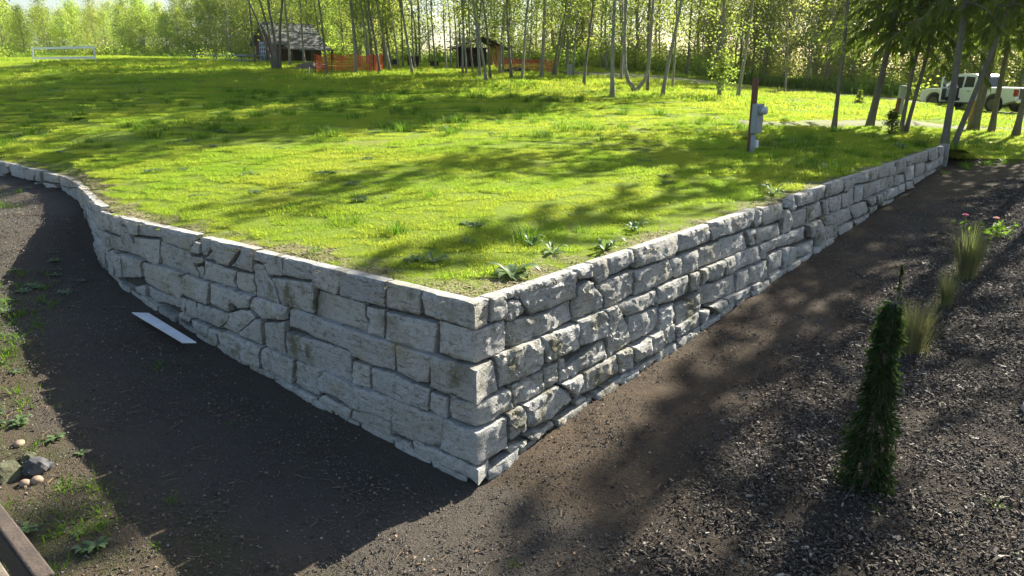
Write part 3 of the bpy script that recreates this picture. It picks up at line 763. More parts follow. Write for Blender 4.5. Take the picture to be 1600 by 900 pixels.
# ------------------------------------------------------------------ scatter: one object whose points carry instances of its own small meshes
def scatter(name,protos,mats,points):
    """protos: list of MB; points: (x,y,z,rx,ry,rz,scale,proto index)"""
    V=[];F=[];PM=[];pid=[]
    for k,m in enumerate(protos):
        b=len(V); V+=m.v; F+=[tuple(i+b for i in f) for f in m.f]; PM+=m.m; pid+=[k]*len(m.v)
    n0=len(V)
    V+=[p[:3] for p in points]; pid+=[-1]*len(points)
    me=bpy.data.meshes.new(name); me.from_pydata(V,[],F)
    for m in mats: me.materials.append(m)
    me.polygons.foreach_set('material_index',PM)
    me.attributes.new('pid','INT','POINT').data.foreach_set('value',pid)
    me.attributes.new('rot','FLOAT_VECTOR','POINT').data.foreach_set('vector',[0.]*(3*n0)+[c for p in points for c in p[3:6]])
    me.attributes.new('scl','FLOAT','POINT').data.foreach_set('value',[1.]*n0+[p[6] for p in points])
    me.attributes.new('idx','INT','POINT').data.foreach_set('value',[0]*n0+[p[7] for p in points])
    o=ob(name,me)
    g=bpy.data.node_groups.new(name,'GeometryNodeTree')
    g.interface.new_socket('Geometry',in_out='INPUT',socket_type='NodeSocketGeometry'); g.interface.new_socket('Geometry',in_out='OUTPUT',socket_type='NodeSocketGeometry')
    N=g.nodes.new; L=g.links.new
    gi=N('NodeGroupInput'); go=N('NodeGroupOutput')
    def at(nm,ty):
        a=N('GeometryNodeInputNamedAttribute'); a.data_type=ty; a.inputs[0].default_value=nm; return a.outputs[0]
    pa=at('pid','INT')
    def sel(k):
        c=N('FunctionNodeCompare'); c.data_type='INT'; c.operation='EQUAL'; L(pa,c.inputs[2]); c.inputs[3].default_value=k
        s=N('GeometryNodeSeparateGeometry'); s.domain='POINT'; L(gi.outputs[0],s.inputs[0]); L(c.outputs[0],s.inputs[1]); return s.outputs[0]
    iop=N('GeometryNodeInstanceOnPoints')
    L(sel(-1),iop.inputs['Points'])
    j=N('GeometryNodeJoinGeometry')
    for k in range(len(protos)-1,-1,-1):
        t=N('GeometryNodeGeometryToInstance'); L(sel(k),t.inputs[0]); L(t.outputs[0],j.inputs[0])
    L(j.outputs[0],iop.inputs['Instance']); iop.inputs['Pick Instance'].default_value=True
    L(at('idx','INT'),iop.inputs['Instance Index'])
    er=N('FunctionNodeEulerToRotation'); L(at('rot','FLOAT_VECTOR'),er.inputs[0]); L(er.outputs[0],iop.inputs['Rotation'])
    L(at('scl','FLOAT'),iop.inputs['Scale'])
    L(iop.outputs[0],go.inputs[0])
    md=o.modifiers.new('scatter','NODES'); md.node_group=g
    o['kind']='stuff'
    return o
def blade(m,x,y,z,h,w,a,lean,bend,mi=0):
    dx,dy=math.cos(a),math.sin(a); px,py=-dy*w/2,dx*w/2
    l1,l2=lean*h*.5,lean*h+bend*h
    m.mi=mi
    m.add([(x-px,y-py,z),(x+px,y+py,z),(x+dx*l1+px*.75,y+dy*l1+py*.75,z+h*.55),(x+dx*l1-px*.75,y+dy*l1-py*.75,z+h*.55),(x+dx*l2,y+dy*l2,z+h*(1-.3*abs(bend)))],[(0,1,2,3),(3,2,4)])
def grass_tile(seed,size,n,h0,h1,w,lean=.5,mi=0,clump=.5):
    rg=random.Random(seed); m=MB()
    cl=[(rg.uniform(-size/2,size/2),rg.uniform(-size/2,size/2)) for _ in range(max(3,int(n/25)))]
    for i in range(n):
        if rg.random()<clump:
            c=rg.choice(cl); x,y=c[0]+rg.gauss(0,.03),c[1]+rg.gauss(0,.03)
        else: x,y=rg.uniform(-size/2,size/2),rg.uniform(-size/2,size/2)
        blade(m,x,y,-.015,rg.uniform(h0,h1)*rg.choice((.6,.8,1,1,1.25)),w*rg.uniform(.7,1.3),rg.uniform(0,6.283),rg.uniform(0,lean),rg.uniform(0,.7),mi)
    return m
def in_view(x,y,m=1.25): return y>1 and abs(x)/y<.70*m
# ------------------------------------------------------------------ lawn grass
rg=random.Random(11)
WPATH=[inner(s,0) for s in (-30,-24,-18,-15,-13,-12,-11.2,-10.6,-10,-9.4,-8.8,-8.2,-7.6,-7.1,-6.3,-6.,-3)]+[(CX,CY),inner(WALL_END,0)]
def edge_d(x,y): return min(dseg(x,y,WPATH[i],WPATH[i+1]) for i in range(len(WPATH)-1))
def on_road(x,y):
    for P,w in ROADS:
        for i in range(len(P)-1):
            if dseg(x,y,P[i],P[i+1])<w: return True
    return False
ROADS=[([(6.2,23.),(8.4,23.6),(11.2,25.8),(15,28.9),(19.5,30.6),(24,30.6),(40,31)],.75),
       ([(60,14),(40,22),(29,31),(25.4,41.),(22.5,47.),(17,47.6),(12,45.2),(8,42.8),(3,41.8)],1.9)]
tiles=[grass_tile(k,.55,1400,.018,.042,.0062,.8,0,.2) for k in range(5)]+[grass_tile(20+k,1.1,2200,.025,.060,.0095,.65,0,.3) for k in range(4)]+[grass_tile(40+k,2.4,1300,.06,.15,.019,.45,0,.5) for k in range(4)]
pts=[]
def put(x,y,kind,sc_,tilt=0.):
    pts.append((x,y,lawn_h(x,y),rg.uniform(-.04,.04),rg.uniform(-.04,.04),rg.uniform(0,6.283),sc_,kind))
y=5.6
while y<21:
    x=-14.
    while x<13:
        X,Y=x+rg.uniform(-.15,.15),y+rg.uniform(-.15,.15)
        if in_view(X,Y) and inpoly(X,Y,poly):
            e=edge_d(X,Y); n=fbm(X*.8,Y*.8,21.)
            if Y>14.5 and e>1.1: x+=.36; continue
            if e>.05 and not(e<.4 and n>.22+e*.6):
                if e>.22 : put(X,Y,rg.randrange(5),(.85+.35*n)*(1 if e>.6 else .6)*(1+.04*max(0,Y-7)))
                else:
                    for _ in range(3): put(X+rg.uniform(-.08,.08),Y+rg.uniform(-.08,.08),rg.randrange(5),.3)
        x+=.36
    y+=.36
y=13.5
while y<29:
    x=-24.
    while x<21:
        X,Y=x+rg.uniform(-.3,.3),y+rg.uniform(-.3,.3)
        if in_view(X,Y) and inpoly(X,Y,poly) and edge_d(X,Y)>.85 and not on_road(X,Y):
            n=fbm(X*.45,Y*.45,31.); k=1+.5*n+.35*sstep(.1,.4,X/Y)
            if Y<17 and X<3: k*=.75
            if rg.random()<.96+n*.3: put(X,Y,5+rg.randrange(4),max(.45,k))
        x+=.72
    y+=.72
y=28.
while y<62:
    x=-52.
    while x<52:
        X,Y=x+rg.uniform(-.6,.6),y+rg.uniform(-.6,.6)
        if in_view(X,Y) and inpoly(X,Y,poly) and not on_road(X,Y):
            n=fbm(X*.2,Y*.2,41.); put(X,Y,9+rg.randrange(4),max(.5,1+.5*n))
        x+=1.55
    y+=1.55
tag(scatter('lawn_grass',tiles,[GRASS],pts),'bright yellow green grass covering the raised lawn','grass')

# dry thatch, crumbs of soil and straw along the inside of the wall
STRAW=plain('dry_straw',(.34,.28,.16),.8,var=.4,scale=20)
def thatch(seed):
    r2=random.Random(seed); m=MB()
    for i in range(70):
        x,y=r2.uniform(-.16,.16),r2.uniform(-.16,.16); a=r2.uniform(0,6.283); L=r2.uniform(.02,.08); w=r2.uniform(.002,.005); dx,dy=math.cos(a),math.sin(a)
        m.mi=0; z0,z1=r2.uniform(0,.015),r2.uniform(0,.02); m.add([(x-dy*w,y+dx*w,z0),(x+dy*w,y-dx*w,z0),(x+dx*L,y+dy*L,z1)],[(0,1,2)])
    for i in range(24):
        c=Vector((r2.uniform(-.16,.16),r2.uniform(-.16,.16),0)); r=r2.uniform(.004,.013); m.mi=1
        m.add([c+Vector((r,0,0)),c+Vector((-r*.4,r*.9,0)),c+Vector((-r*.5,-r*.8,0)),c+Vector((0,0,r*.8))],[(0,1,3),(1,2,3),(2,0,3)])
    return m
pts2=[]
for i in range(420):
    s=rg.uniform(-14,WALL_END-.3); d=-.1-abs(rg.gauss(0,.16)); p=wallp(s,d,0)
    if inpoly(p.x,p.y,poly): pts2.append((p.x,p.y,lawn_h(p.x,p.y),0,0,rg.uniform(0,6.28),rg.uniform(.7,1.2),rg.randrange(3)))
tag(scatter('dry_thatch',[thatch(5),thatch(6),thatch(7)],[STRAW,SOIL],pts2),'dry straw and soil crumbs along the inner edge of the wall','thatch')

# longer darker tufts and flat weeds in the lawn
def tuft(seed,n,h0,h1,w,spread,lean=.55,mi=0):
    r2=random.Random(seed); m=MB()
    for i in range(n):
        a=r2.uniform(0,6.283); q=abs(r2.gauss(0,spread))
        blade(m,math.cos(a)*q,math.sin(a)*q,-.01,r2.uniform(h0,h1),w*r2.uniform(.7,1.3),a+r2.uniform(-.8,.8),r2.uniform(.05,lean),r2.uniform(.1,.8),mi)
    return m
def rosette(m,r2,c,n,L,w,mi=0,rise=.5):
    for i in range(n):
        a=i*2.4+r2.uniform(-.3,.3); l=L*r2.uniform(.6,1.1); k=r2.uniform(.3,1.)*rise
        dx,dy=math.cos(a),math.sin(a); px,py=-dy,dx
        m.mi=mi; v=[]
        for t_,ww,zz in ((0,.15,0),(.35,.8,.55),(.7,1.,.75),(1,0.05,.55)):
            zc=l*k*zz*(1 if t_<.9 else .8)
            for s_ in (-1,1): v.append((c[0]+dx*l*t_+s_*px*w*ww/2,c[1]+dy*l*t_+s_*py*w*ww/2,c[2]+zc+.01))
        m.add(v,[(0,1,3,2),(2,3,5,4),(4,5,7,6)])
protos=[tuft(60+k,55,.06,.17,.008,.07,.6,0) for k in range(3)]
for k in range(3):
    m=MB(); r2=random.Random(70+k)
    for j in range(5): rosette(m,r2,(r2.gauss(0,.09),r2.gauss(0,.09),0),9,.07,.028,1,.5)
    protos.append(m)
protos+=[tuft(80+k,110,.10,.30,.012,.16,.55,0) for k in range(2)]
pts=[]
for i in range(9000):
    Y=6+rg.random()**.75*34; X=rg.uniform(-.78,.66)*Y
    if not inpoly(X,Y,poly) or edge_d(X,Y)<.3 or on_road(X,Y): continue
    n=fbm(X*.35,Y*.35,51.); b=X/Y
    band=sstep(14.5,17,Y)*(1-sstep(24,30,Y))*(1 if b<.12 else .55)+.9*sstep(.2,.36,b)*sstep(12,15,Y)*(1-sstep(21,24,Y))
    pr=.035+.08*sstep(.1,.5,n)+.26*band*sstep(-.15,.25,n)
    if rg.random()>pr: continue
    if band>.5 and rg.random()<.6: k=6+rg.randrange(2); s_=rg.uniform(.6,1.15)
    elif rg.random()<.5: k=3+rg.randrange(3); s_=rg.uniform(.6,1.3)*(1+Y*.02)
    else: k=rg.randrange(3); s_=rg.uniform(.5,1.1)*(1+Y*.015)
    pts.append((X,Y,lawn_h(X,Y)-.01,0,0,rg.uniform(0,6.283),s_,k))
tag(scatter('long_grass',protos,[GRASSD,WEED],pts),'darker long grass tufts and flat weeds scattered through the lawn','grass')

# ------------------------------------------------------------------ soil litter: gravel, wood chips, twigs
PEB=plain('pebble_grey',(.20,.19,.175),.85,var=.5,scale=30)
t=NT('chip'); rnd=t.N('ShaderNodeNewGeometry').outputs['Random Per Island']; t.col(t.ramp(rnd,[(0,(.025,.019,.014)),(.55,(.065,.050,.037)),(.85,(.13,.105,.078)),(.95,(.24,.205,.16)),(1,(.40,.36,.30))])); t.rough(.85); CHIP=t.m
t=NT('grit'); rnd=t.N('ShaderNodeNewGeometry').outputs['Random Per Island']; t.col(t.ramp(rnd,[(0,(.045,.04,.033)),(.6,(.10,.088,.072)),(.92,(.15,.135,.115)),(1,(.32,.30,.26))])); t.rough(.8); GRIT=t.m
def grit_tile(seed,size,n,r0,r1):
    r2=random.Random(seed); m=MB()
    for i in range(n):
        c=Vector((r2.uniform(-size/2,size/2),r2.uniform(-size/2,size/2),r2.uniform(-.001,.004))); r=r2.uniform(r0,r1)*r2.choice((.6,.8,1,1,1.3,1.9))
        a=r2.uniform(0,6.28); q=[]
        for k in range(4):
            t_=a+k*1.57+r2.uniform(-.4,.4); q.append(c+Vector((math.cos(t_)*r,math.sin(t_)*r*.8,r2.uniform(-.2,.3)*r)))
        top=c+Vector((r2.uniform(-.3,.3)*r,r2.uniform(-.3,.3)*r,r*.75))
        m.add(q+[top],[(0,1,4),(1,2,4),(2,3,4),(3,0,4)])
    return m
def chip_tile(seed,size,n):
    r2=random.Random(seed); m=MB()
    for i in range(n):
        L=r2.uniform(.007,.034)*r2.choice((.6,.8,1,1,1.5)); w=L*r2.uniform(.15,.5); h=r2.uniform(.002,.007)
        e=Matrix.Rotation(r2.uniform(0,6.28),3,'Z')@Matrix.Rotation(r2.uniform(-.6,.6),3,'Y')@Matrix.Rotation(r2.uniform(-.7,.7),3,'X')
        c=Vector((r2.uniform(-size/2,size/2),r2.uniform(-size/2,size/2),r2.uniform(0,.018)))
        v=[c+e@Vector((x*L/2*(1 if y*x>0 else .8),y*w/2,z*h/2)) for z in(-1,1) for y in(-1,1) for x in(-1,1)]
        m.add(v,[(4,5,7,6),(0,1,5,4),(2,6,7,3),(0,4,6,2),(1,3,7,5)])
    return m
def soil_top(x,y):
    ql,qr=outside(x,y); o=max(ql,qr)
    return soil_h(x,y)+soil_bump(x,y)*(sstep(0,.5,o) if o>0 else 0)
gt=[grit_tile(90+k,.6,420,.0025,.0065) for k in range(4)]
pts=[]
y=2.8
while y<15:
    x=-11.
    while x<9.5:
        X,Y=x+rg.uniform(-.2,.2),y+rg.uniform(-.2,.2); ql,qr=outside(X,Y); o=max(ql,qr)
        if o>.22 and in_view(X,Y,1.35) and (ql>qr or rg.random()<.8): pts.append((X,Y,soil_top(X,Y),0,0,rg.uniform(0,6.28),rg.uniform(.8,1.25)*(1+.03*Y),rg.randrange(4)))
        x+=.42
    y+=.42
tag(scatter('gravel',gt,[GRIT],pts),'small dark gravel and grit spread over the bare soil','gravel')
ct=[chip_tile(110+k,.5,260) for k in range(5)]
sparse=[chip_tile(120+k,.5,22) for k in range(3)]
for k,m in enumerate(sparse):          # fallen leaves and twigs
    r2=random.Random(180+k)
    for i in range(4):
        x,y=r2.uniform(-.25,.25),r2.uniform(-.25,.25); a=r2.uniform(0,6.28); L=r2.uniform(.015,.045); dx,dy=math.cos(a)*L,math.sin(a)*L; z=.008
        m.mi=1; m.add([(x,y,z),(x+dx*.5-dy*.35,y+dy*.5+dx*.35,z+.012),(x+dx,y+dy,z+.004),(x+dx*.5+dy*.35,y+dy*.5-dx*.35,z+.003)],[(0,1,2,3)])
    a=r2.uniform(0,6.28); m.tube([(0,0,.006),(math.cos(a)*.09,math.sin(a)*.09,.012),(math.cos(a+.3)*.17,math.sin(a+.3)*.17,.006)],[.003,.0025,.0015],4)
DEADLEAF=plain('dead_leaf',(.20,.13,.075),.8,var=.5,scale=25)
pts=[]
y=2.6
while y<17:
    x=-1.
    while x<13:
        X,Y=x+rg.uniform(-.14,.14),y+rg.uniform(-.14,.14); ql,qr=outside(X,Y)
        rx,ry=X-CX,Y-CY; sr=rx*RDX+ry*RDY
        if qr>.25 and in_view(X,Y,1.35):
            mk=sstep(1.15,1.75,qr+.25*fbm(X*.9,Y*.9,11.))*sstep(-1.,.6,sr)
            for _ in range(2):
              X+=rg.uniform(-.1,.1); Y+=rg.uniform(-.1,.1)
              if rg.random()<mk: pts.append((X,Y,soil_top(X,Y)-.002,0,0,rg.uniform(0,6.28),rg.uniform(.75,1.15)*(1+.02*Y),rg.randrange(5)))
            if rg.random()<.6: pts.append((X,Y,soil_top(X,Y),0,0,rg.uniform(0,6.28),1.,5+rg.randrange(3)))
        x+=.36
    y+=.36
for i in range(900):
    X,Y=rg.uniform(-10,0),rg.uniform(3,13); ql,qr=outside(X,Y)
    if ql>.3 and in_view(X,Y): pts.append((X,Y,soil_top(X,Y),0,0,rg.uniform(0,6.28),1.,5+rg.randrange(3)))
tag(scatter('wood_chips',ct+sparse,[CHIP,DEADLEAF],pts),'brown and grey wood chip mulch on the bed beside the wall','mulch')
# small weeds and dry needles in the soil
m1=tuft(131,26,.03,.09,.006,.04,.7,0); m2=MB(); rosette(m2,random.Random(5),(0,0,0),9,.06,.022,1,.5)
m3=tuft(133,50,.03,.07,.006,.10,.9,0)
pts=[]
for i in range(2600):
    X,Y=rg.uniform(-9,9),rg.uniform(3,15); ql,qr=outside(X,Y); o=max(ql,qr)
    if o<.25 or not in_view(X,Y): continue
    n=fbm(X*.7,Y*.7,61.)
    pr=.55*sstep(.05,.5,n)*(sstep(1.2,2.6,ql) if ql>qr else .03)+.015
    rx,ry=X-CX,Y-CY
    if rg.random()<pr: pts.append((X,Y,soil_top(X,Y)-.004,0,0,rg.uniform(0,6.28),rg.uniform(.6,1.5),rg.randrange(3)))
for cx,cy,n,sp in ((-9.3,12.6,60,.5),(-6.0,7.7,60,.45),(-5.7,7.1,30,.3),(-6.3,8.6,24,.4),(-4.5,5.6,30,.25),(-3.4,4.6,26,.3),(-6.6,9.6,14,.5)):
    for i in range(n): 
        X,Y=cx+rg.gauss(0,sp),cy+rg.gauss(0,sp)
        if max(outside(X,Y))>.3: pts.append((X,Y,soil_top(X,Y)-.004,0,0,rg.uniform(0,6.28),rg.uniform(.8,2.),rg.randrange(3)))
for i in range(240):   # grassy fringe where the bed meets the lawn beyond the wall end
    X=rg.uniform(10.5,26); Y=19.6+.42*(X-11)*.5+rg.gauss(0,.5)
    if not inpoly(X,Y,poly) and max(outside(X,Y))>.2: pts.append((X,Y,soil_top(X,Y),0,0,rg.uniform(0,6.28),rg.uniform(1.5,3),0))
tag(scatter('soil_weeds',[m1,m2,m3],[GRASSD,WEED],pts),'small green weeds sprouting from the bare soil','weeds')

# ------------------------------------------------------------------ paths
TRACK=NT('track_gravel'); t=TRACK; p=t.pos(); n=t.noise(p,2.5,6); k=t.noise(p,30,4,.7)
c=t.mix(k,(.12,.10,.075),(.21,.185,.145)); c=t.mix(t.ramp(n,[(.40,0.),(.54,.9)]),c,(.17,.21,.03)); t.col(c); t.rough(.95); t.bump(k,.6,.03)
def ribbon(name,P,w,lift):
    Q=[]
    for i in range(len(P)-1):
        n=max(1,int(math.dist(P[i],P[i+1])/.7))
        for k in range(n): Q.append((P[i][0]+(P[i+1][0]-P[i][0])*k/n,P[i][1]+(P[i+1][1]-P[i][1])*k/n))
    Q.append(P[-1])
    vs=[]
    for i,(x,y) in enumerate(Q):
        a=Q[max(0,i-2)];b=Q[min(len(Q)-1,i+2)];L=math.dist(a,b);nx_,ny_=-(b[1]-a[1])/L,(b[0]-a[0])/L
        for k in range(-4,5):
            ww=w*k/4*(1+.16*nz(x*.9,y*.9,9.+(k>0)))
            X,Y=x+nx_*ww,y+ny_*ww
            z=max(lawn_h(X,Y),soil_h(X,Y) if not inpoly(X,Y,poly) else -9)
            vs.append((X,Y,z+lift-.06*(abs(k)==4)))
    m=MB(); m.add(vs,[(i*9+j,i*9+j+1,(i+1)*9+j+1,(i+1)*9+j) for i in range(len(Q)-1) for j in range(8)])
    o=m.build(name,TRACK.m,smooth=True); o['kind']='structure'; return o
ribbon('path',ROADS[0][0],.65,.03); ribbon('road',ROADS[1][0],1.9,.05)
# ------------------------------------------------------------------ trees
def leaf(m,c,r2,L,w,mi=0,droop=0.):
    a=r2.uniform(0,6.283); e=r2.uniform(-.9,.9)-droop
    d=Vector((math.cos(a)*math.cos(e),math.sin(a)*math.cos(e),math.sin(e)))
    u=d.cross(Vector((r2.gauss(0,1),r2.gauss(0,1),r2.gauss(0,1))))
    if u.length<1e-4: return
    u.normalize(); c=Vector(c)
    m.mi=mi
    m.add([c,c+d*L*.5+u*w/2,c+d*L,c+d*L*.5-u*w/2],[(0,1,2,3)])
def trunk_mb(h,r,lean,seed,limbs=5,n=8,z0=.35,curve=.25):
    r2=random.Random(seed); m=MB(); P=[];rad=[]
    ph=r2.uniform(0,6.28)
    for i in range(15):
        t=i/14; z=h*t**1.25
        P.append((lean*z+curve*math.sin(z*.55+ph)*min(1,z/3)*.5,curve*.5*math.sin(z*.4+ph*2)*min(1,z/3),z-.12*(i==0)))
        rad.append(r*((1-t*.85)+.55*math.exp(-z/.22)))
    m.tube(P,rad,n)
    tips=[]
    for k in range(limbs):
        t=z0+(1-z0)*(k+.5)/limbs; z=h*t; a=r2.uniform(0,6.28); L=h*.16*(1.15-t)+.5
        b=Vector((lean*z+curve*math.sin(z*.55+ph)*.5*min(1,z/3),curve*.5*math.sin(z*.4+ph*2)*min(1,z/3),z)); d=Vector((math.cos(a),math.sin(a),.9))
        q=[b,b+d*L*.4,b+d*L*.8+Vector((0,0,.15*L)),b+d*L*1.15]
        rr=r*(1-t*.85)*.45; m.tube(q,[rr,rr*.7,rr*.45,rr*.2],5)
        tips.append(q[-1])
    return m,tips
def crown_mb(seed,z0,z1,rad,n,L,k=46,lean=0.,low=.0,lowz=2.,prof=.5,spread=.42,big=99.):
    """leaf clumps through an uneven crown; a few sprays lower down"""
    r2=random.Random(seed); m=MB()
    cl=[]
    for i in range(k):
        t=r2.random(); z=z0+(z1-z0)*t; rr=rad*(math.sin(math.pi*min(1,max(.06,t**prof)))**.6)*math.sqrt(r2.random())*r2.uniform(.7,1.15); a=r2.uniform(0,6.283)
        cl.append((Vector((lean*z+math.cos(a)*rr,math.sin(a)*rr,z)),r2.uniform(.5,1.4)))
    for i in range(int(k*low)):
        z=r2.uniform(lowz,z0+1); a=r2.uniform(0,6.283); rr=r2.uniform(.1,.9)*rad*.55
        cl.append((Vector((lean*z+math.cos(a)*rr,math.sin(a)*rr,z)),r2.uniform(.4,.8)))
    for c,s in cl:
        if r2.random()<.6: 
            m.mi=1; m.tube([(lean*(c.z-.6),0,c.z-.8),c],[.018,.006],4,False)
        for j in range(int(n/len(cl)*s)):
            q=c+Vector((r2.gauss(0,spread*s),r2.gauss(0,spread*s),r2.gauss(0,spread*.7*s)))
            if q.z>big: 
                if r2.random()<.34: leaf(m,q,r2,L*3*r2.uniform(.7,1.3),L*2.*r2.uniform(.7,1.1),0)
            else: k_=r2.choice((.6,.8,1,1,1.2)); leaf(m,q,r2,L*k_,L*k_*r2.uniform(.5,.75),0)
    return m
def bough_mb(seed,z0,z1,rad,lean=0.,n=64):
    r2=random.Random(seed); m=MB()
    for i in range(n):
        t=(i+r2.random())/n; z=z0+(z1-z0)*t; a=i*2.4+r2.uniform(-.5,.5); L=rad*(1-t*.8)*r2.uniform(.6,1.15)
        b=Vector((lean*z,0,z)); d=Vector((math.cos(a),math.sin(a),0)); P=[b]
        for s in (.3,.6,.85,1): P.append(b+d*L*s+Vector((0,0,L*(.12*s-.55*s*s))))
        m.mi=1; m.tube(P,[.03,.022,.015,.009,.004],4,False)
        for s in range(int(26+30*(1-t))):
            f=r2.random()**.7; i0=min(3,int(f*4)); q=P[i0].lerp(P[i0+1],f*4-i0)
            sd=Vector((-d.y,d.x,0))*r2.uniform(-1,1)+d*r2.uniform(0,.6)+Vector((0,0,-r2.uniform(.5,1.4)))
            sd.normalize(); l=r2.uniform(.18,.46); u=sd.cross(Vector((r2.gauss(0,1),r2.gauss(0,1),r2.gauss(0,1)))).normalized(); w=r2.uniform(.05,.10)
            m.mi=0; m.add([q-u*w*.3,q+u*w*.3,q+sd*l*.5+u*w*.5,q+sd*l,q+sd*l*.5-u*w*.5],[(0,1,2,3,4)])
    return m
ORD=['first','second','third','fourth','fifth','sixth','seventh','eighth','ninth','tenth','eleventh','twelfth','thirteenth','fourteenth','fifteenth','sixteenth','seventeenth','eighteenth','nineteenth','twentieth']
def ordn(i):
    i+=1
    if i<=20: return ORD[i-1]
    return ('twenty','thirty','forty')[i//10-2]+('-'+ORD[i%10-1] if i%10 else '') if i%10 else {20:'twentieth',30:'thirtieth',40:'fortieth'}[i]
boughH=bough_mb(239,6.6,14.5,2.5,0.,26).mesh('crown',[NEEDLE2,BARKD])
crownM=[crown_mb(200+k,5.2,14.5,2.0,4400,.105,46,0,.26,2.0,.5,.42,6.).mesh('crown',[LEAF1,BARK]) for k in range(6)]
boughM=[bough_mb(230+k,3.1+.3*k,13.5,2.3,0.,90).mesh('crown',[NEEDLE2,BARKD]) for k in range(3)]
grove=[T for T in TRUNKS[:40]]; evg=TRUNKS[40:]
gi=sorted(range(len(grove)),key=lambda i:grove[i][0]/grove[i][1])
for rank,i in enumerate(gi):
    x,y,lean,r=grove[i]; h=random.Random(i).uniform(12.5,15.5)
    how='leaning left' if lean<-.06 else ('leaning right' if lean>.06 else 'upright')
    thick='stout' if r>.104 else 'slim'
    z=lawn_h(x,y)
    e=empty('grove_tree',(x,y,z),f'{thick} grey trunked tree {how}, {ordn(rank)} from the left in the grove beyond the lawn','tree','young trees of the grove')
    mb,_=trunk_mb(h,r*.7,lean,300+i,6,8,.4,.22 if r<.1 else .14)
    mb.build('trunk',BARK if i%3 else BARKD,e,smooth=True)
    c=ob('crown',crownM[i%6],e,(0,0,0),(0,math.atan(lean),0)); c.rotation_euler=(Matrix.Rotation(math.atan(lean),4,'Y')@Matrix.Rotation(i*1.7,4,'Z')).to_euler(); c.scale=(1,1,h/15)
# tree 37 carries leafy shoots low on its trunk
m=MB(); r2=random.Random(9)
for k in range(900):
    z=r2.gauss(1.25,.42); a=r2.uniform(0,6.28); q=abs(r2.gauss(0,.38))*(1-.25*abs(z-1.3)); leaf(m,(math.cos(a)*q,math.sin(a)*q,max(.45,z)),r2,.11,.075)
x,y,_,_=TRUNKS[37]
for k in range(16):
    a=r2.uniform(0,6.28); m.mi=1; z=r2.uniform(.5,1.4); m.tube([(0,0,z),(math.cos(a)*.3,math.sin(a)*.3,z+.25),(math.cos(a)*.55,math.sin(a)*.55,z+.35)],[.012,.008,.003],4,False)
tag(m.build('leafy_sapling',[LEAF1,BARK],None,(x+.05,y-.2,lawn_h(x,y-.2))),'leafy young tree with bright yellow green leaves at a trunk by the gravel road','sapling')
for i,(x,y,lean,r) in enumerate(evg):
    desc=['leftmost evergreen at the wall end, its twin behind it','second evergreen from the left, thin and leaning right','thin evergreen beside the pale marker post','thin evergreen leaning right, next to the pale marker post','dark evergreen trunk standing right behind the end of the wall','evergreen leaning strongly right beside the dark trunk at the wall end','thickest evergreen trunk, in front of the pickup cab','evergreen with slim trunk in front of the pickup bed','rightmost evergreen trunk at the edge of the picture'][i]
    z=max(lawn_h(x,y),soil_h(x,y)) if not inpoly(x,y,poly) else lawn_h(x,y)
    e=empty('evergreen_tree',(x,y,z),desc,'tree','evergreens beyond the wall end')
    h=[12.5,12,11.5,12.5,15,14,15.5,13,14][i]
    mb,_=trunk_mb(h,r*.78,lean,400+i,0,9,.4,.12); mb.build('trunk',BARKD,e,smooth=True)
    c=ob('crown',boughM[i%3],e); c.rotation_euler=(Matrix.Rotation(math.atan(lean),4,'Y')@Matrix.Rotation(i*2.1,4,'Z')).to_euler(); c.scale=(.85,.85,h/13.8) if r<.13 else (1.05,1.05,h/13.8)
# more of the same row stand outside the picture on the right and shade the bed
for i,(x,y,h,s) in enumerate(((19.6,21.8,14,1.2),(22.5,18.5,14,1.2),(20,27,15,1.3),(13.4,17.4,-13.8,.9),(15.4,20.6,-16.,1.))):
    z=soil_top(x,y)
    e=empty('evergreen_tree',(x,y,z),'evergreen of the row right of the picture, seen only by its shadow','tree','evergreens beyond the right edge')
    hi=h<0; h=abs(h); mb,_=trunk_mb(h,.16,.0,420+i,0,8,.4,.1); mb.build('trunk',BARKD,e,smooth=True)
    c=ob('crown',boughH if hi else boughM[i%3],e,(0,0,0),(0,0,i*1.3)); c.scale=(s,s,h/13.8)
# multi-stemmed tree at the shed and the forked tree
e=empty('multi_stem_tree',(-12.48,41.02,lawn_h(-12.48,41.02)),'tree with several stems fanning out of one base in front of the shed','tree')
for k,(l,r) in enumerate(((-.32,.07),(-.16,.08),(-.02,.09),(.12,.08))):
    mb,_=trunk_mb(11,r,l,440+k,3,7,.4,.3); mb.build('trunk',BARKD,e,((k-1.5)*.1,0,0),smooth=True)
ob('crown',crownM[2],e,(0,0,-.6))
e=empty('forked_tree',(4.91,30.59,lawn_h(4.91,30.59)),'tree forked low into a wide curved U of two stems','tree')
m=MB(); m.tube([(.0,0,-.1),(-.1,0,.18),(-.28,0,.40),(-.42,0,.85),(-.50,0,2),(-.52,0,5),(-.6,0,11)],[.10,.09,.08,.07,.06,.05,.02],8)
m.tube([(.0,0,.02),(.15,.05,.16),(.36,.05,.42),(.5,.05,.9),(.54,.05,2.2),(.6,0,6),(.7,0,11)],[.085,.08,.07,.06,.055,.04,.02],8)
m.build('trunk',BARK,e,smooth=True); ob('crown',crownM[4],e)

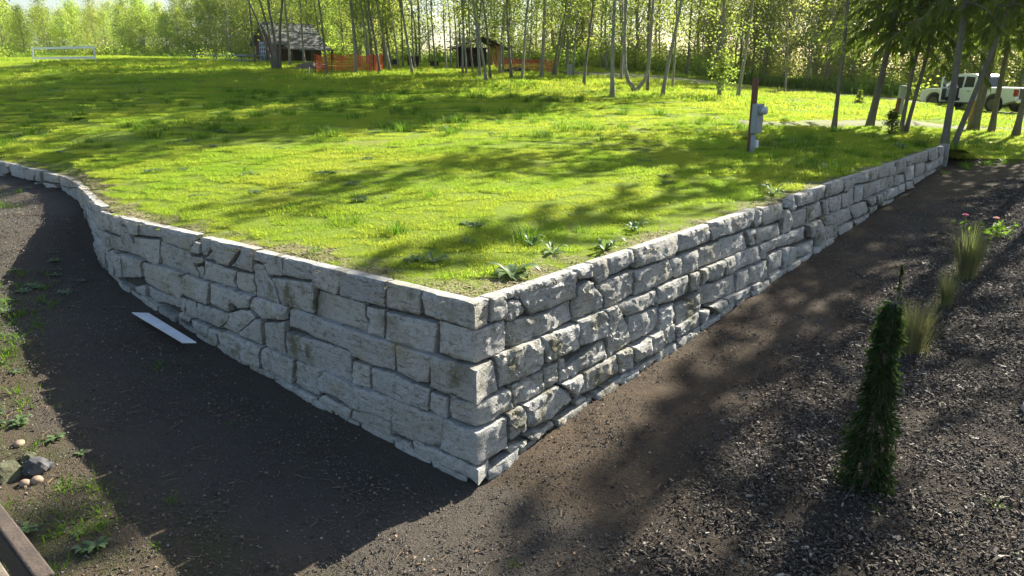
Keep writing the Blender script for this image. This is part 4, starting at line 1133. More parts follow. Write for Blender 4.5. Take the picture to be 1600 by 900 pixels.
# thin trees further back
thinT=[trunk_mb(15,.07,[-.03,.03,.0,.06][k],460+k,5,6,.35,.35)[0].mesh('trunk',BARK,True) for k in range(4)]
thinC=[crown_mb(470+k,2.6,14,1.5,4000,.11,56,0,.4,1.,.5,.42,7.).mesh('crown',[LEAF1 if k else LEAF3,BARK]) for k in range(3)]
r2=random.Random(77); cnt=0
for i in range(400):
    if cnt>=72: break
    y=r2.uniform(44,64); b=r2.uniform(-.30,.42); x=b*y
    if on_road(x,y) or (abs(x+14)<4.5 and y<56) or (-3.6<x<3 and y<49) or (abs(b+.085)<.02 and r2.random()<.6): continue
    cnt+=1
    e=empty('woodland_tree',(x,y,lawn_h(x,y)),'thin pale trunk among the many of the wood behind the grove','tree','thin trees of the wood behind the grove',r2.uniform(0,6.28))
    s=r2.uniform(.7,1.25); e.scale=(s,s,s)
    ob('trunk',thinT[i%4],e); ob('crown',thinC[i%3],e)
# leafy trees closing the view
bushM=[crown_mb(500+k,.5,[7.5,9,8,7,9.5,8.5][k],[2.2,2.4,2.,2.3,2.3,2.1][k],7200,.14,90,0,.1,.3,.45,.40).mesh('crown',[[LEAF2,LEAF3,LEAF1,LEAF2,LEAF3,LEAF1][k],BARK]) for k in range(6)]
bushT=[trunk_mb(7.5,.10,.02*(k-1),520+k,7,6,.12,.4)[0].mesh('trunk',BARK,True) for k in range(3)]
cnt=0
def leafy(x,y,s,k,label,group,z=None):
    e=empty('leafy_tree',(x,y,lawn_h(x,y)-.1 if z is None else z),label,'tree',group,r2.uniform(0,6.28)); e.scale=(s,s,s*r2.uniform(.9,1.15))
    ob('trunk',bushT[k%3],e); ob('crown',bushM[k],e)
for b in [-.86+.026*i for i in range(28)]:          # left wood edge, lower, with sky above
    for row in range(4):
        y=r2.uniform(86,94)+row*7; leafy((b+r2.uniform(-.014,.014))*y,y,r2.uniform(.66,.92)+.1*row+.6*sstep(-.44,-.34,b),r2.choice((0,0,0,3,3,1,2)),'leafy tree in the wood edge left of the shed','trees of the left wood edge')
for b in [-.17+.032*i for i in range(15)]:
    y=r2.uniform(60,72)
    if abs(b+.085)<.03: continue
    leafy((b+r2.uniform(-.01,.01))*y,y,r2.uniform(1.1,1.6),r2.choice((1,2,4,5)),'tall pale green tree closing the view behind the grove','trees closing the view behind the grove')
for b in [.30+.03*i for i in range(21)]:            # right wood, close behind the road
    for row in range(2):
        y=r2.uniform(54,57)+row*6-4*sstep(.5,.75,b); leafy((b+r2.uniform(-.012,.012))*y,y,r2.uniform(.95,1.35)+.3*row,r2.choice((1,2,5,2,4) if b<.55 else (0,3,2,5)),'leafy tree in the dense wood behind the road','trees of the wood behind the road',min(lawn_h(b*y,y),3.))
# tall dark fir above the left wood edge
m=bough_mb(560,1.,15,3.2,0,80); e=empty('fir_tree',(-76,118,lawn_h(-76,118)-2.5),'tall dark fir rising above the left wood edge','tree'); trunk_mb(15,.25,0,561,0)[0].build('trunk',BARKD,e); m.build('crown',[NEEDLE,BARKD],e)
# undergrowth at the foot of the woods
protos=[tuft(140+k,90,.25,.75,.05,.42,.6,0) for k in range(3)]
for k in range(3):
    mm=MB(); r3=random.Random(150+k)
    for j in range(420): 
        a=r3.uniform(0,6.28);q=abs(r3.gauss(0,.5)); leaf(mm,(math.cos(a)*q,math.sin(a)*q,abs(r3.gauss(.35,.3))),r3,.15,.09,1)
    protos.append(mm)
pts=[]
for i in range(900):
    y=r2.uniform(46,72); b=r2.uniform(-.85,.92); x=b*y
    if on_road(x,y) or lawn_h(x,y)>9: continue
    if -.36<b<.05 and y<54: continue
    if b<-.3: y+=30; x=b*y
    if b>.25 and y<50-6*(b>.45): continue
    pts.append((x,y,lawn_h(x,y)-.05,0,0,r2.uniform(0,6.28),r2.uniform(.7,1.7),r2.randrange(6)))
for i in range(150):   # green verge beyond the road
    x=r2.uniform(13,32); y=50.2+.05*(x-13)+r2.gauss(0,.7)-.35*max(0,x-22)
    if on_road(x,y): continue
    pts.append((x,y,lawn_h(x,y)-.05,0,0,r2.uniform(0,6.28),r2.uniform(.9,1.6),r2.randrange(3)))
tag(scatter('undergrowth',protos,[GRASSD,LEAF2],pts),'rank grass and brambles along the foot of the woods','undergrowth')
# ------------------------------------------------------------------ things
WHITE=plain('white_paint',(.84,.84,.83),.35,var=.03); GALV=plain('grey_enamel',(.27,.30,.315),.45,var=.08,scale=9); RUST=plain('rust_red_timber',(.17,.068,.042),.8,var=.4,scale=14,bump=.3)
GREYWOOD=plain('weathered_wood',(.20,.165,.125),.85,var=.35,scale=11,bump=.5); DARKWOOD=plain('dark_wood',(.032,.026,.022),.8,var=.35,scale=9,bump=.4)
BLACK=plain('black_plastic',(.016,.016,.017),.5,var=.2); RUBBER=plain('tyre_rubber',(.022,.022,.022),.85,var=.2); ALLOY=plain('wheel_alloy',(.16,.16,.165),.35,.8,.1)
GLASSD=plain('dark_glass',(.018,.024,.030),.06,var=.1); REDL=plain('tail_lamp',(.35,.015,.015),.2,var=.1); CHROME=plain('chrome',(.62,.63,.64),.18,.9,.05); SEATM=plain('seat_fabric',(.03,.03,.032),.9)
ORANGE=plain('orange_mesh',(.72,.13,.03),.55,var=.15); SHING=plain('roof_shingle',(.13,.13,.128),.9,var=.3,scale=5,bump=.4); BROWN=plain('brown_siding',(.10,.055,.035),.8,var=.3,scale=7,bump=.3)
LOGW=plain('orange_lit_wood',(.42,.22,.09),.7,var=.25,scale=6); ROCKM=plain('dark_rock',(.075,.075,.075),.9,var=.45,scale=5,bump=.9); ROCKG=plain('mossy_rock',(.10,.10,.055),.95,var=.5,scale=7,bump=.9); COBBLE=plain('tan_cobble',(.30,.21,.145),.75,var=.15,scale=8)
SHEET=plain('white_sheet_metal',(.74,.76,.78),.3,.0,.12,5.); CONC=plain('pale_concrete',(.42,.42,.40),.9,var=.12,scale=9,bump=.3); BLUE=plain('pale_blue_paint',(.35,.47,.58),.6)

# electric meter post
x,y=5.08,15.87; z=lawn_h(x,y)
e=empty('meter_post',(x,y,z),'grey electric meter box on a rusty red post in the lawn','meter',None,R(38))
m=MB(); m.box((0,.055,.70),(.095,.095,1.75),None,.008); m.build('post',RUST,e)
m=MB(); m.box((0,-.06,.745),(.24,.13,.60),None,.012); b=m.build('meter_box',GALV,e)
m=MB(); m.box((0,-.1285,.60),(.20,.006,.28),None,.002); m.build('cover',GALV,b)
m=MB(); m.tube([(0,-.13,.91),(0,-.175,.91)],.098,20); m.build('socket_ring',GALV,b)
m=MB(); m.tube([(0,-.175,.91),(0,-.22,.91),(0,-.255,.91),(0,-.27,.91)],[.085,.083,.075,.05],20); m.build('meter_dome',plain('meter_glass',(.45,.47,.5),.08),b,smooth=True)
m=MB(); m.tube([(-.07,-.05,-.1),(-.07,-.05,.42)],.045,12); m.build('conduit',GALV,e,smooth=True)
m=MB(); m.box((.06,-.05,.22),(.09,.07,.16),None,.015); m.build('outlet_box',WHITE,e)

# marker posts
def post(name,x,y,h,w,mat,label,cat,tilt=0.):
    m=MB(); m.box((0,0,h/2-.05),(w,w,h+.1),None,.01); m.box((0,0,h+.004),(w*.8,w*.8,.03),None,.01)
    o=m.build(name,mat,None,(x,y,lawn_h(x,y)),(0,tilt,0)); tag(o,label,cat)
post('marker_post',15.51,30.5,1.2,.2,GALV,'pale grey utility marker post among the evergreens','post',.03)
post('timber_post',14.95,29.6,.78,.12,RUST,'short rusty post beside the pale marker post','post',.08)
post('timber_post',19.23,31.81,.98,.15,plain('orange_brown_timber',(.42,.20,.04),.8,var=.3,scale=12),'short orange brown post in front of the pickup','post',.05)
post('utility_pedestal',2.9,39.,.62,.24,GALV,'small grey utility pedestal at the end of the orange fencing','pedestal')
post('stake',-9.9,37.6,.35,.04,WHITE,'thin white stake in the grass before the orange fence','stake',.12)

# pickup truck
tr=empty('pickup_truck',(25.35,41.6,lawn_h(25.,41.5)+.06),'white crew cab pickup truck with its front door open on the gravel road','pickup',None,R(109))
def arc(cx,cz,r,a0,a1,n=10): return [(cx+r*math.cos(R(a0+(a1-a0)*i/n)),cz+r*math.sin(R(a0+(a1-a0)*i/n))) for i in range(n+1)]
FA,RA,WR=1.95,-1.72,.43
low=[(-2.93,.62),(-2.93,1.27),(-.62,1.27),(-.60,1.22),(1.22,1.20),(1.55,1.20),(2.55,1.13),(2.86,1.02),(2.93,.80),(2.92,.52),(2.55,.42)]+arc(FA,.42,.54,0,180)+[(FA-.54-.12,.40),(RA+.66,.40)]+arc(RA,.42,.54,0,180)+[(-2.5,.52)]
m=MB(); m.prism(low,-.98,.98)
bm=bmesh.new(); me=m.mesh('body',WHITE); bm.from_mesh(me); bmesh.ops.bevel(bm,geom=[e_ for e_ in bm.edges if abs(abs(e_.verts[0].co.y)-.98)<1e-4 and abs(e_.verts[0].co.y-e_.verts[1].co.y)<1e-4],offset=.05,segments=2,affect='EDGES',profile=.5); bm.to_mesh(me); bm.free()
body=ob('body',me,tr)
gh=[(-.60,1.20),(-.52,1.86),(-.30,1.94),(.62,1.95),(.85,1.90),(1.50,1.20)]
m=MB(); n=len(gh); vs=[(px,-.93+.16*max(0,(pz-1.2)/.75),pz) for px,pz in gh]+[(px,.93-.16*max(0,(pz-1.2)/.75),pz) for px,pz in gh]
m.add(vs,[tuple(range(n-1,-1,-1)),tuple(range(n,2*n))]+[(i,(i+1)%n,n+(i+1)%n,n+i) for i in range(n)]); cab=m.build('cab',WHITE,tr)
def sidepane(name,P,mat,par,k=1,out=.006):
    m=MB(); q=[(px,k*(.93-.16*(pz-1.2)/.75+out),pz) for px,pz in P]; m.add(q,[tuple(range(len(P))) if k<0 else tuple(range(len(P)-1,-1,-1))]); return m.build(name,mat,par)
for k in (1,-1):
    sidepane('window',[(-.42,1.26),(-.36,1.78),(.18,1.82),(.18,1.26)],GLASSD,cab,k)
    if k<0: sidepane('window',[(.30,1.26),(.30,1.82),(.72,1.82),(1.18,1.26)],GLASSD,cab,k)
m=MB(); m.add([(.90,-.72,1.84),(.90,.72,1.84),(1.43,.82,1.26),(1.43,-.82,1.26)],[(0,3,2,1)]); m.v=[(a+.02,b,c+.02) for a,b,c in m.v]; m.build('windshield',GLASSD,cab)
m=MB(); m.add([(-.545,-.76,1.76),(-.545,.76,1.76),(-.605,.84,1.28),(-.605,-.84,1.28)],[(0,1,2,3)]); m.v=[(a-.02,b,c) for a,b,c in m.v]; m.build('rear_window',GLASSD,cab)
# flat black panel painted as the shade in the front doorway, seat, and the open door
op=[(.26,.55),(.26,1.22),(.30,1.80),(.70,1.80),(1.18,1.24),(1.22,.62),(1.10,.50)]
m=MB(); m.add([(px,(.93-.16*max(0,(pz-1.2)/.75) if pz>1.2 else .98)+.012,pz) for px,pz in op],[tuple(range(len(op)-1,-1,-1))]); m.build('dark_opening_panel',BLACK,body)
m=MB(); m.box((.45,.96,.92),(.16,.1,.62),None,.03); m.box((.62,.96,.72),(.44,.1,.16),None,.03); m.build('seat',SEATM,body)
m=MB(); dp=[(0,.50),(0,1.22),(-.10,1.26),(-.50,1.80),(-.90,1.80),(-.94,1.22),(-.94,.62),(-.86,.50)]
m.prism(dp,-.04,.04); door=m.build('door',WHITE,tr,(1.22,1.0,0),(0,0,R(-62)))
m=MB(); m.prism([(-.16,1.26),(-.50,1.74),(-.84,1.74),(-.87,1.26)],-.046,.046); m.build('window',GLASSD,door)
m=MB(); m.prism([(-.06,.56),(-.06,1.18),(-.88,1.18),(-.88,.60)],-.055,-.041); m.build('door_lining',BLACK,door)
m=MB(); m.box((-.05,.22,1.30),(.12,.22,.20),None,.03); m.build('mirror',BLACK,door)
for (px,k) in ((FA,1),(FA,-1),(RA,1),(RA,-1)):
    w=ob('wheel',None,tr,(px,.86*k,WR)); w.empty_display_size=.1
    m=MB(); m.tube([(0,-.13,0),(0,-.12,0),(0,.12,0),(0,.13,0)],[.36,.43,.43,.36],24); m.build('tyre',RUBBER,w)
    m=MB(); m.tube([(0,.10*k,0),(0,.132*k,0),(0,.138*k,0)],[.29,.28,.1],20)
    for s in range(6):
        a=s*math.pi/3; m.box((math.cos(a)*.17,.14*k,math.sin(a)*.17),(.22,.03,.06),Matrix.Rotation(-a,3,'Y').to_euler())
    m.build('rim',ALLOY,w)
for k in (1,-1):
    m=MB(); m.box((-2.86,.90*k,1.02),(.18,.18,.36),None,.03); m.build('tail_lamp',REDL,tr)
    m=MB(); m.box((2.80,.80*k,.93),(.18,.30,.16),None,.03); m.build('headlight',CHROME,tr)
    for hx in ((-.2,) if k>0 else (-.2,.45)):
        m=MB(); m.box((hx,.99*k,1.06),(.18,.03,.035),None,.008); m.build('door_handle',BLACK,body)
    m=MB(); m.box((.25,.985*k,.44),(2.6,.10,.07),None,.02); m.build('side_step',BLACK,tr)
m=MB(); m.box((-2.945,0,.98),(.03,1.50,.52),None,.01); m.build('tailgate',BLACK,tr)
m=MB(); m.box((-2.98,0,.60),(.16,1.86,.18),None,.04); m.build('bumper',CHROME,tr)
m=MB(); m.box((-2.99,0,.48),(.10,.5,.10),None,.02); m.build('hitch',BLACK,tr)
m=MB(); m.box((2.90,0,.78),(.06,1.40,.34),None,.02); m.build('grille',BLACK,tr)
m=MB(); m.box((0,0,.50),(4.9,1.3,.22)); m.build('underbody',BLACK,tr)

# shed with its ladder-like lattice
sh=empty('garden_shed',(-16.3,51.4,lawn_h(-16.3,51.)-.35),'brown gabled garden shed with grey roof behind the multi-stem tree','shed',None,R(-42))
gp=[(-1.6,0),(-1.6,1.75),(0,3.0),(1.6,1.75),(1.6,0)]; sh.scale=(.76,.76,.92)
m=MB(); m.prism(gp,0,4.6); m.build('wall',BROWN,sh)
for k in (-1,1):
    m=MB(); m.prism([(k*1.95,1.50),(0,3.02),(0,3.12),(k*2.02,1.56)][::k],-.35,4.95); rf=m.build('roof',SHING,sh)
m=MB(); m.prism([(1.7,1.50),(3.1,1.18),(3.1,1.25),(1.7,1.60)][::-1],.6,4.95); m.build('lean_to_roof',SHING,sh)
for yy in (.7,2.7,4.8): m=MB(); m.box((3.0,yy,.6),(.12,.12,1.2)); m.build('post',BROWN,sh)
w=MB(); w.box((-.35,-.03,1.1),(.95,.04,1.3)); wi=w.build('window',GLASSD,sh)
for a in range(4): m=MB(); m.box((-.35+(-.45+.3*a),-.065,1.1),(.06,.03,1.36)); m.build('muntin',BLUE,wi)
for a in range(5): m=MB(); m.box((-.35,-.071,1.1+(-.6+.3*a)),(.98,.03,.06)); m.build('muntin',BLUE,wi)
m=MB(); m.box((1.63,2.6,.95),(.05,1.6,1.3)); m.build('door',BLACK,sh)
m=MB(); m.box((1.67,1.5,1.35),(.04,2.2,.12)); m.build('plank',LOGW,sh)
m=MB(); m.tube([(1.70,2.4,1.30),(1.74,2.4,1.30)],.15,16); m.build('lamp',WHITE,sh)

# open log shelter
she=empty('log_shelter',(-2.0,46.5,lawn_h(-2.,46.5)-.1),'small open log shelter with dark roof in the grove','shelter',None,R(15))
for px,py in ((-1.0,-.7),(1.0,-.7),(-1.0,.8),(1.0,.8)): m=MB(); m.tube([(px,py,0),(px,py,1.35)],.10,8); m.build('post',LOGW if px>0 else DARKWOOD,she)  # right posts carry sunlit orange in their colour, left ones shaded dark
m=MB(); m.tube([(1.0,-.72,.1),(.55,-.72,1.2)],.09,8); m.build('brace',LOGW,she)
m=MB(); m.box((-.2,.75,.7),(1.7,.08,1.2)); m.build('back_wall',DARKWOOD,she)
for k in (-1,1): m=MB(); m.prism([(k*1.55,1.15),(0,1.80),(0,1.88),(k*1.62,1.20)][::k],-1.1,1.2); m.build('roof',DARKWOOD,she)

# orange safety fencing: open mesh strung on stakes
def mesh_fence(name,P,h,label,sag=.12,mat=ORANGE):
    e=empty(name,(P[0][0],P[0][1],lawn_h(*P[0])),label,'fence'); r3=random.Random(len(P)*7)
    m=MB(); o=Vector((P[0][0],P[0][1],lawn_h(*P[0]))); Q=[]
    for i in range(len(P)-1):
        n=max(2,int(math.dist(P[i],P[i+1])/.11))
        for k in range(n+(i==len(P)-2)):
            t_=k/n; X,Y=P[i][0]+(P[i+1][0]-P[i][0])*t_,P[i][1]+(P[i+1][1]-P[i][1])*t_
            s_=1-sag*math.sin(math.pi*t_)*r3.uniform(.9,1.1)
            Q.append((Vector((X+.05*nz(X*3,Y*3,1),Y+.06*nz(X*2,Y*2,5),lawn_h(X,Y)))-o,h*s_))
    for q,hh in Q: m.box(q+Vector((0,0,hh/2)),(.034,.012,hh))
    for j in range(8):
        f=(j+.5)/8
        for (a,ha),(b,hb) in zip(Q[:-1],Q[1:]):
            A=a+Vector((0,0,ha*f)); B=b+Vector((0,0,hb*f)); w=Vector((0,0,.024))
            m.add([A-w,B-w,B+w,A+w],[(0,1,2,3)])
    nt=m.build('netting',mat,e)
    for x,y in P: m=MB(); q=Vector((x,y,lawn_h(x,y)))-o; m.tube([q+Vector((0,0,-.1)),q+Vector((.02,0,h+.1))],.02,6); m.build('stake',DARKWOOD,e)
    return e
mesh_fence('safety_fence',[(-9.9,38.9),(-9.3,39.9),(-8.2,40.3),(-7.2,40.2),(-6.9,41.5)],.95,'orange plastic safety fence in front of the shed')
mesh_fence('safety_fence',[(-.55,44.5),(.6,43.6),(1.6,42.9),(2.5,42.6)],.72,'faded red orange safety fence beside the log shelter',.12,plain('red_mesh',(.55,.10,.05),.6,var=.15))
# brush pile, tubs
def heap(name,x,y,w,h,label,mat,seed):
    r3=random.Random(seed); m=MB()
    m.ball((0,0,0),1,3,(w*.6,w*.45,h*.75),.3,seed)
    for k in range(45):
        a=r3.uniform(0,6.28); q=r3.random()**.5*w*.55; c=Vector((math.cos(a)*q,math.sin(a)*q,h*(1-q/w*1.3)*.7)); d=Vector((r3.gauss(0,1),r3.gauss(0,1),r3.uniform(-.2,.5))).normalized()*r3.uniform(.2,.5)
        m.tube([c-d,c+d*.2,c+d],[.025,.02,.008],5)
    tag(m.build(name,mat,None,(x,y,lawn_h(x,y))),label,'pile')
heap('brush_pile',-10.5,40.6,1.5,.6,'pile of brown branches left of the orange fence',GREYWOOD,3)
heap('brush_pile',.2,41.2,1.3,.35,'low pile of brown debris under the faded fence',DARKWOOD,4)
for i,(u_,d_,w_,h_,l_) in enumerate(((-6.0,47.,.75,.6,'larger black tub in the grove'),(-7.2,47.5,.4,.4,'small black tub left of the larger one'),(-4.75,47.3,.55,.32,'low black tub right of the larger one'))):
    m=MB(); m.tube([(0,0,0),(0,0,h_*.9),(0,0,h_),(0,0,h_)],[w_*.44,w_*.5,w_*.53,w_*.46],16); tag(m.build('black_tub',BLACK,None,(u_,d_,lawn_h(u_,d_))),l_,'tub','tubs in the grove')

# sports net
A=Vector((-31.2,50.5,0)); B=Vector((-25.9,48.2,0)); za=lawn_h(A.x,A.y); d=B-A
e=empty('sports_net',(A.x,A.y,za),'white edged volleyball net on posts at the far left of the lawn','net')
u=d.normalized(); L=d.length
for k in (0,L): m=MB(); m.tube([u*k+Vector((0,0,-.2)),u*k+Vector((0,0,1.05))],.035,8); m.build('post',WHITE,e)
rotz=math.atan2(u.y,u.x)
for zz in (.97,.36): m=MB(); m.box((L/2,0,zz),(L,.02,.13)); m.build('tape',WHITE,e,(0,0,0),(0,0,rotz))
for k in (.04,L-.04): m=MB(); m.box((k,0,.665),(.13,.021,.54)); m.build('tape',WHITE,e,(0,0,0),(0,0,rotz))
m=MB()
for k in range(1,int(L/.14)): m.box((k*.14,0,.665),(.008,.008,.55))
for k in range(1,5): m.box((L/2,0,.36+k*.122),(L-.1,.007,.008))
m.build('netting',BLACK,e,(0,0,0),(0,0,rotz))
# picnic tables
def picnic(x,y,rz,label):
    e=empty('picnic_table',(x,y,lawn_h(x,y)-.35),label,'picnic table','picnic tables beyond the lawn',rz)
    for k in range(5): m=MB(); m.box((0,-.32+.16*k,.75),(1.8,.145,.045)); m.build('table_plank',GALV,e)
    for s_ in (-1,1):
        for k in range(2): m=MB(); m.box((0,s_*(.66+.15*k),.45),(1.8,.135,.04)); m.build('bench_plank',GALV,e)
    for px in (-.65,.65):
        for s_ in (-1,1): m=MB(); m.tube([(px,s_*.72,0),(px,s_*.18,.73)],.04,6); m.build('leg',GALV,e)
        m=MB(); m.box((px+.05,0,.41),(.05,1.6,.09)); m.build('cross_beam',GALV,e)
picnic(-20.2,51.,.1,'leftmost white picnic table at the wood edge'); picnic(-18.2,51.4,-.1,'middle white picnic table at the wood edge'); picnic(-16.7,49.6,.15,'picnic table nearest to the shed')

# pale sheet lying on the gravel by the wall
m=MB(); c=Vector((-4.08,8.30)); 
P0=[(-4.5,8.341,.685),(-4.315,8.361,.672),(-3.496,7.708,.545),(-3.646,7.696,.548)]
n_=Vector((0,0,.012)); m.add([Vector(p)-n_ for p in P0]+[Vector(p) for p in P0],[(0,1,2,3),(7,6,5,4),(0,4,5,1),(1,5,6,2),(2,6,7,3),(3,7,4,0)])
o=m.build('metal_sheet',SHEET); bm=bmesh.new(); bm.from_mesh(o.data); bmesh.ops.recalc_face_normals(bm,faces=bm.faces[:]); bm.to_mesh(o.data); bm.free()
tag(o,'narrow white metal sheet lying on the gravel below the wall','sheet')

# rocks at the lower left
def rock(name,x,y,r,sq,mat,label,seed,nf=.35,group=None,cut=True):
    m=MB(); m.ball((0,0,0),r,3,sq,nf,seed)
    if cut:
        r3=random.Random(seed); V_=[]
        pl=[(Vector((r3.gauss(0,1),r3.gauss(0,1),r3.uniform(-.2,1.))).normalized(),r3.uniform(.55,.85)*r) for _ in range(7)]
        for p_ in m.v:
            q=Vector(p_)
            for n_,d_ in pl:
                k=q.dot(n_)-d_
                if k>0: q=q-n_*k*.9
            V_.append(tuple(q))
        m.v=V_
    o=m.build(name,mat,None,(x,y,soil_top(x,y)+r*sq[2]*.45),(0,0,seed),smooth=not cut); tag(o,label,'rock',group)
rock('rock',-3.86,5.38,.105,(1.1,.9,.8),ROCKM,'angular dark grey rock at the lower left',1)
rock('rock',-4.06,5.30,.14,(1.2,1.,.6),ROCKG,'flat mossy brown rock left of the dark grey rock',2)
rock('rock',-4.02,5.52,.07,(1.3,.8,.6),ROCKG,'small brown rock behind the dark grey rock',5)
rock('cobble',-3.84,5.18,.042,(1.15,.9,.75),COBBLE,'tan round cobble, left of the two before the rocks',6,.08,None,False)
rock('cobble',-3.77,5.22,.042,(1.05,.95,.85),COBBLE,'tan round cobble touching the dark grey rock',7,.08,None,False)
rock('cobble',-4.22,5.72,.045,(1.2,.9,.6),COBBLE,'pale cobble behind the mossy rock',8,.08,None,False)
rock('concrete_block',4.86,6.28,.13,(.9,.9,1.2),CONC,'pale concrete block at the right edge of the bed',9,.02)

# wooden railing under the camera at the lower left
e=empty('deck_railing',(-1.33,1.92,1.0),'weathered wooden deck railing at the lower left corner','railing')
o=Vector((-1.33,1.92,1.0))
def plank(a,b,w,h,name,mat):
    a=Vector(a)-o;b=Vector(b)-o;d_=(b-a); m=MB(); q=d_.to_track_quat('X','Z').to_euler()
    m.box((a+b)/2,(d_.length,w,h),q,.006); return m.build(name,mat,e)
plank((-1.43,1.93,1.835),(-2.41,2.86,1.75),.05,.14,'rail',DARKWOOD)
plank((-1.43,1.935,1.914),(-2.41,2.865,1.829),.05,.016,'rail_cap',plain('worn_brown_wood',(.075,.055,.042),.85,var=.3,scale=11,bump=.4))
plank((-1.46,1.93,1.61),(-2.44,2.86,1.52),.04,.09,'lower_rail',GREYWOOD)
m=MB(); m.box((-.03,-.02,.385),(.10,.10,1.0),None,.008); m.build('post',GREYWOOD,e)

# narrow weeping spruce in the mulch bed
x,y=2.80,5.2; z=soil_top(x,y)
e=empty('weeping_spruce',(x,y,z),'narrow dark weeping spruce with a bare leader in the mulch bed','conifer')
m=MB(); m.tube([(0,0,-.05),(.01,0,.5),(.0,.01,1.0),(.01,.0,1.45),(.03,0,1.62),(.035,0,1.80)],[.03,.026,.02,.012,.008,.003],7); m.build('trunk',BARKD,e)
m=MB(); r3=random.Random(31)
def spray(m,b,d,L,w):
    # a twig set with flat needles
    u=d.cross(Vector((r3.gauss(0,1),r3.gauss(0,1),r3.gauss(0,1))))
    if u.length<1e-4: return
    u.normalize(); m.mi=0; n=7
    for k in range(n):
        c=b+d*L*k/n; s=1-.45*k/n
        for sg in (-1,1):
            q=c+u*sg*w*s+d*w*.8; m.add([c-d*.008,c+d*.008,q],[(0,1,2)])
prof=[(0,.24),(.25,.26),(.45,.22),(.65,.165),(.85,.13),(1.05,.12),(1.25,.11),(1.42,.075),(1.52,.02)]
for k in range(520):
    h=r3.random()**1.25*1.5+.0; a=r3.uniform(0,6.283); rr=interp(h,[p_[0] for p_ in prof],[p_[1] for p_ in prof])*r3.uniform(.5,1.15)*(.80+.35*nz(math.cos(a)*1.5,math.sin(a)*1.5,h*5.))
    b=Vector((0,0,min(1.52,h+.10))); tip=Vector((math.cos(a)*rr,math.sin(a)*rr,h-.03)); mid=b.lerp(tip,.6)+Vector((0,0,.05))
    m.mi=1; m.tube([b,mid,tip],[.004,.0025,.0012],3,False)
    for j in range(7):
        f=r3.uniform(.35,1); c=b.lerp(mid,f*2) if f<.5 else mid.lerp(tip,f*2-1)
        d_=Vector((math.cos(a)*.5+r3.gauss(0,.35),math.sin(a)*.5+r3.gauss(0,.35),-.45+r3.gauss(0,.4))).normalized()
        spray(m,c,d_,r3.uniform(.04,.085),.013)
for k in range(50): spray(m,Vector((.03,0,1.54+.005*k)),Vector((r3.gauss(0,.3),r3.gauss(0,.3),1)).normalized(),.025,.012)
m.build('foliage',[NEEDLE,BARKD],e)

# tufted ornamental grasses
for x,y,h,n,sp,label in ((6.42,10.1,.74,520,.13,'tall tan green ornamental grass clump, farthest of three in the bed'),(5.53,9.03,.46,240,.07,'smallest ornamental grass clump, between the two larger'),(4.47,7.75,.56,460,.13,'wide grey green ornamental grass clump nearest the spruce')):
    m=MB(); r3=random.Random(int(x*100))
    for i in range(n):
        a=r3.uniform(0,6.28); q=abs(r3.gauss(0,sp*.6)); hh=h*r3.uniform(.5,1.15); ln=r3.uniform(.05,.5); w=.0065
        P=[(math.cos(a)*(q+ln*hh*t_**1.6),math.sin(a)*(q+ln*hh*t_**1.6),hh*(t_-.12*t_*t_*ln)) for t_ in (0,.35,.7,1)]
        px,py=-math.sin(a)*w/2,math.cos(a)*w/2; v=[]
        for (X,Y,Z_),k in zip(P,(1,1,.7,.15)): v+=[(X-px*k,Y-py*k,Z_),(X+px*k,Y+py*k,Z_)]
        m.add(v,[(0,1,3,2),(2,3,5,4),(4,5,7,6)])
    tag(m.build('ornamental_grass',REED,None,(x,y,soil_top(x,y)-.01)),label,'grass clump','ornamental grasses of the bed')

# peonies
def peony(x,y,label,mat,fl,nl,seed):
    e=empty('peony_plant',(x,y,soil_top(x,y)),label,'flower'); r3=random.Random(seed)
    m=MB()
    for fx,fy,fz in fl: m.mi=1; m.tube([(0,0,0),(fx*.5,fy*.5,fz*.6),(fx,fy,fz)],.006,5)
    for k in range(nl):
        a=r3.uniform(0,6.28); q=abs(r3.gauss(0,.14)); c=(math.cos(a)*q,math.sin(a)*q,r3.uniform(.03,.24)); leaf(m,c,r3,r3.uniform(.08,.15),.04,0)
    m.build('foliage',[GRASSD,WEED],e)
    for fx,fy,fz in fl:
        m=MB()
        for ring,(rr,nn,up) in enumerate(((.055,9,.35),(.045,8,.7),(.032,7,1.1),(.02,5,1.6))):
            for k in range(nn):
                a=k*6.283/nn+ring*.4; d_=Vector((math.cos(a),math.sin(a),0)); s_=Vector((-d_.y,d_.x,0)); b=Vector((fx,fy,fz))
                m.add([b,b+d_*rr*.6+s_*rr*.45+Vector((0,0,rr*.35*up)),b+d_*rr*.95+s_*rr*.25+Vector((0,0,rr*up)),b+d_*rr*.95-s_*rr*.25+Vector((0,0,rr*up)),b+d_*rr*.6-s_*rr*.45+Vector((0,0,rr*.35*up))],[(0,1,2,3,4)])
        m.build('flower',mat,e)
peony(7.99,12.85,'peony with one deep pink bloom, left of the two in the bed',PEONY,[(-.02,0,.30)],14,41)
peony(8.25,12.35,'leafy peony with pale pink bloom, right of the two in the bed',PEONYP,[(-.05,.02,.33)],110,42)

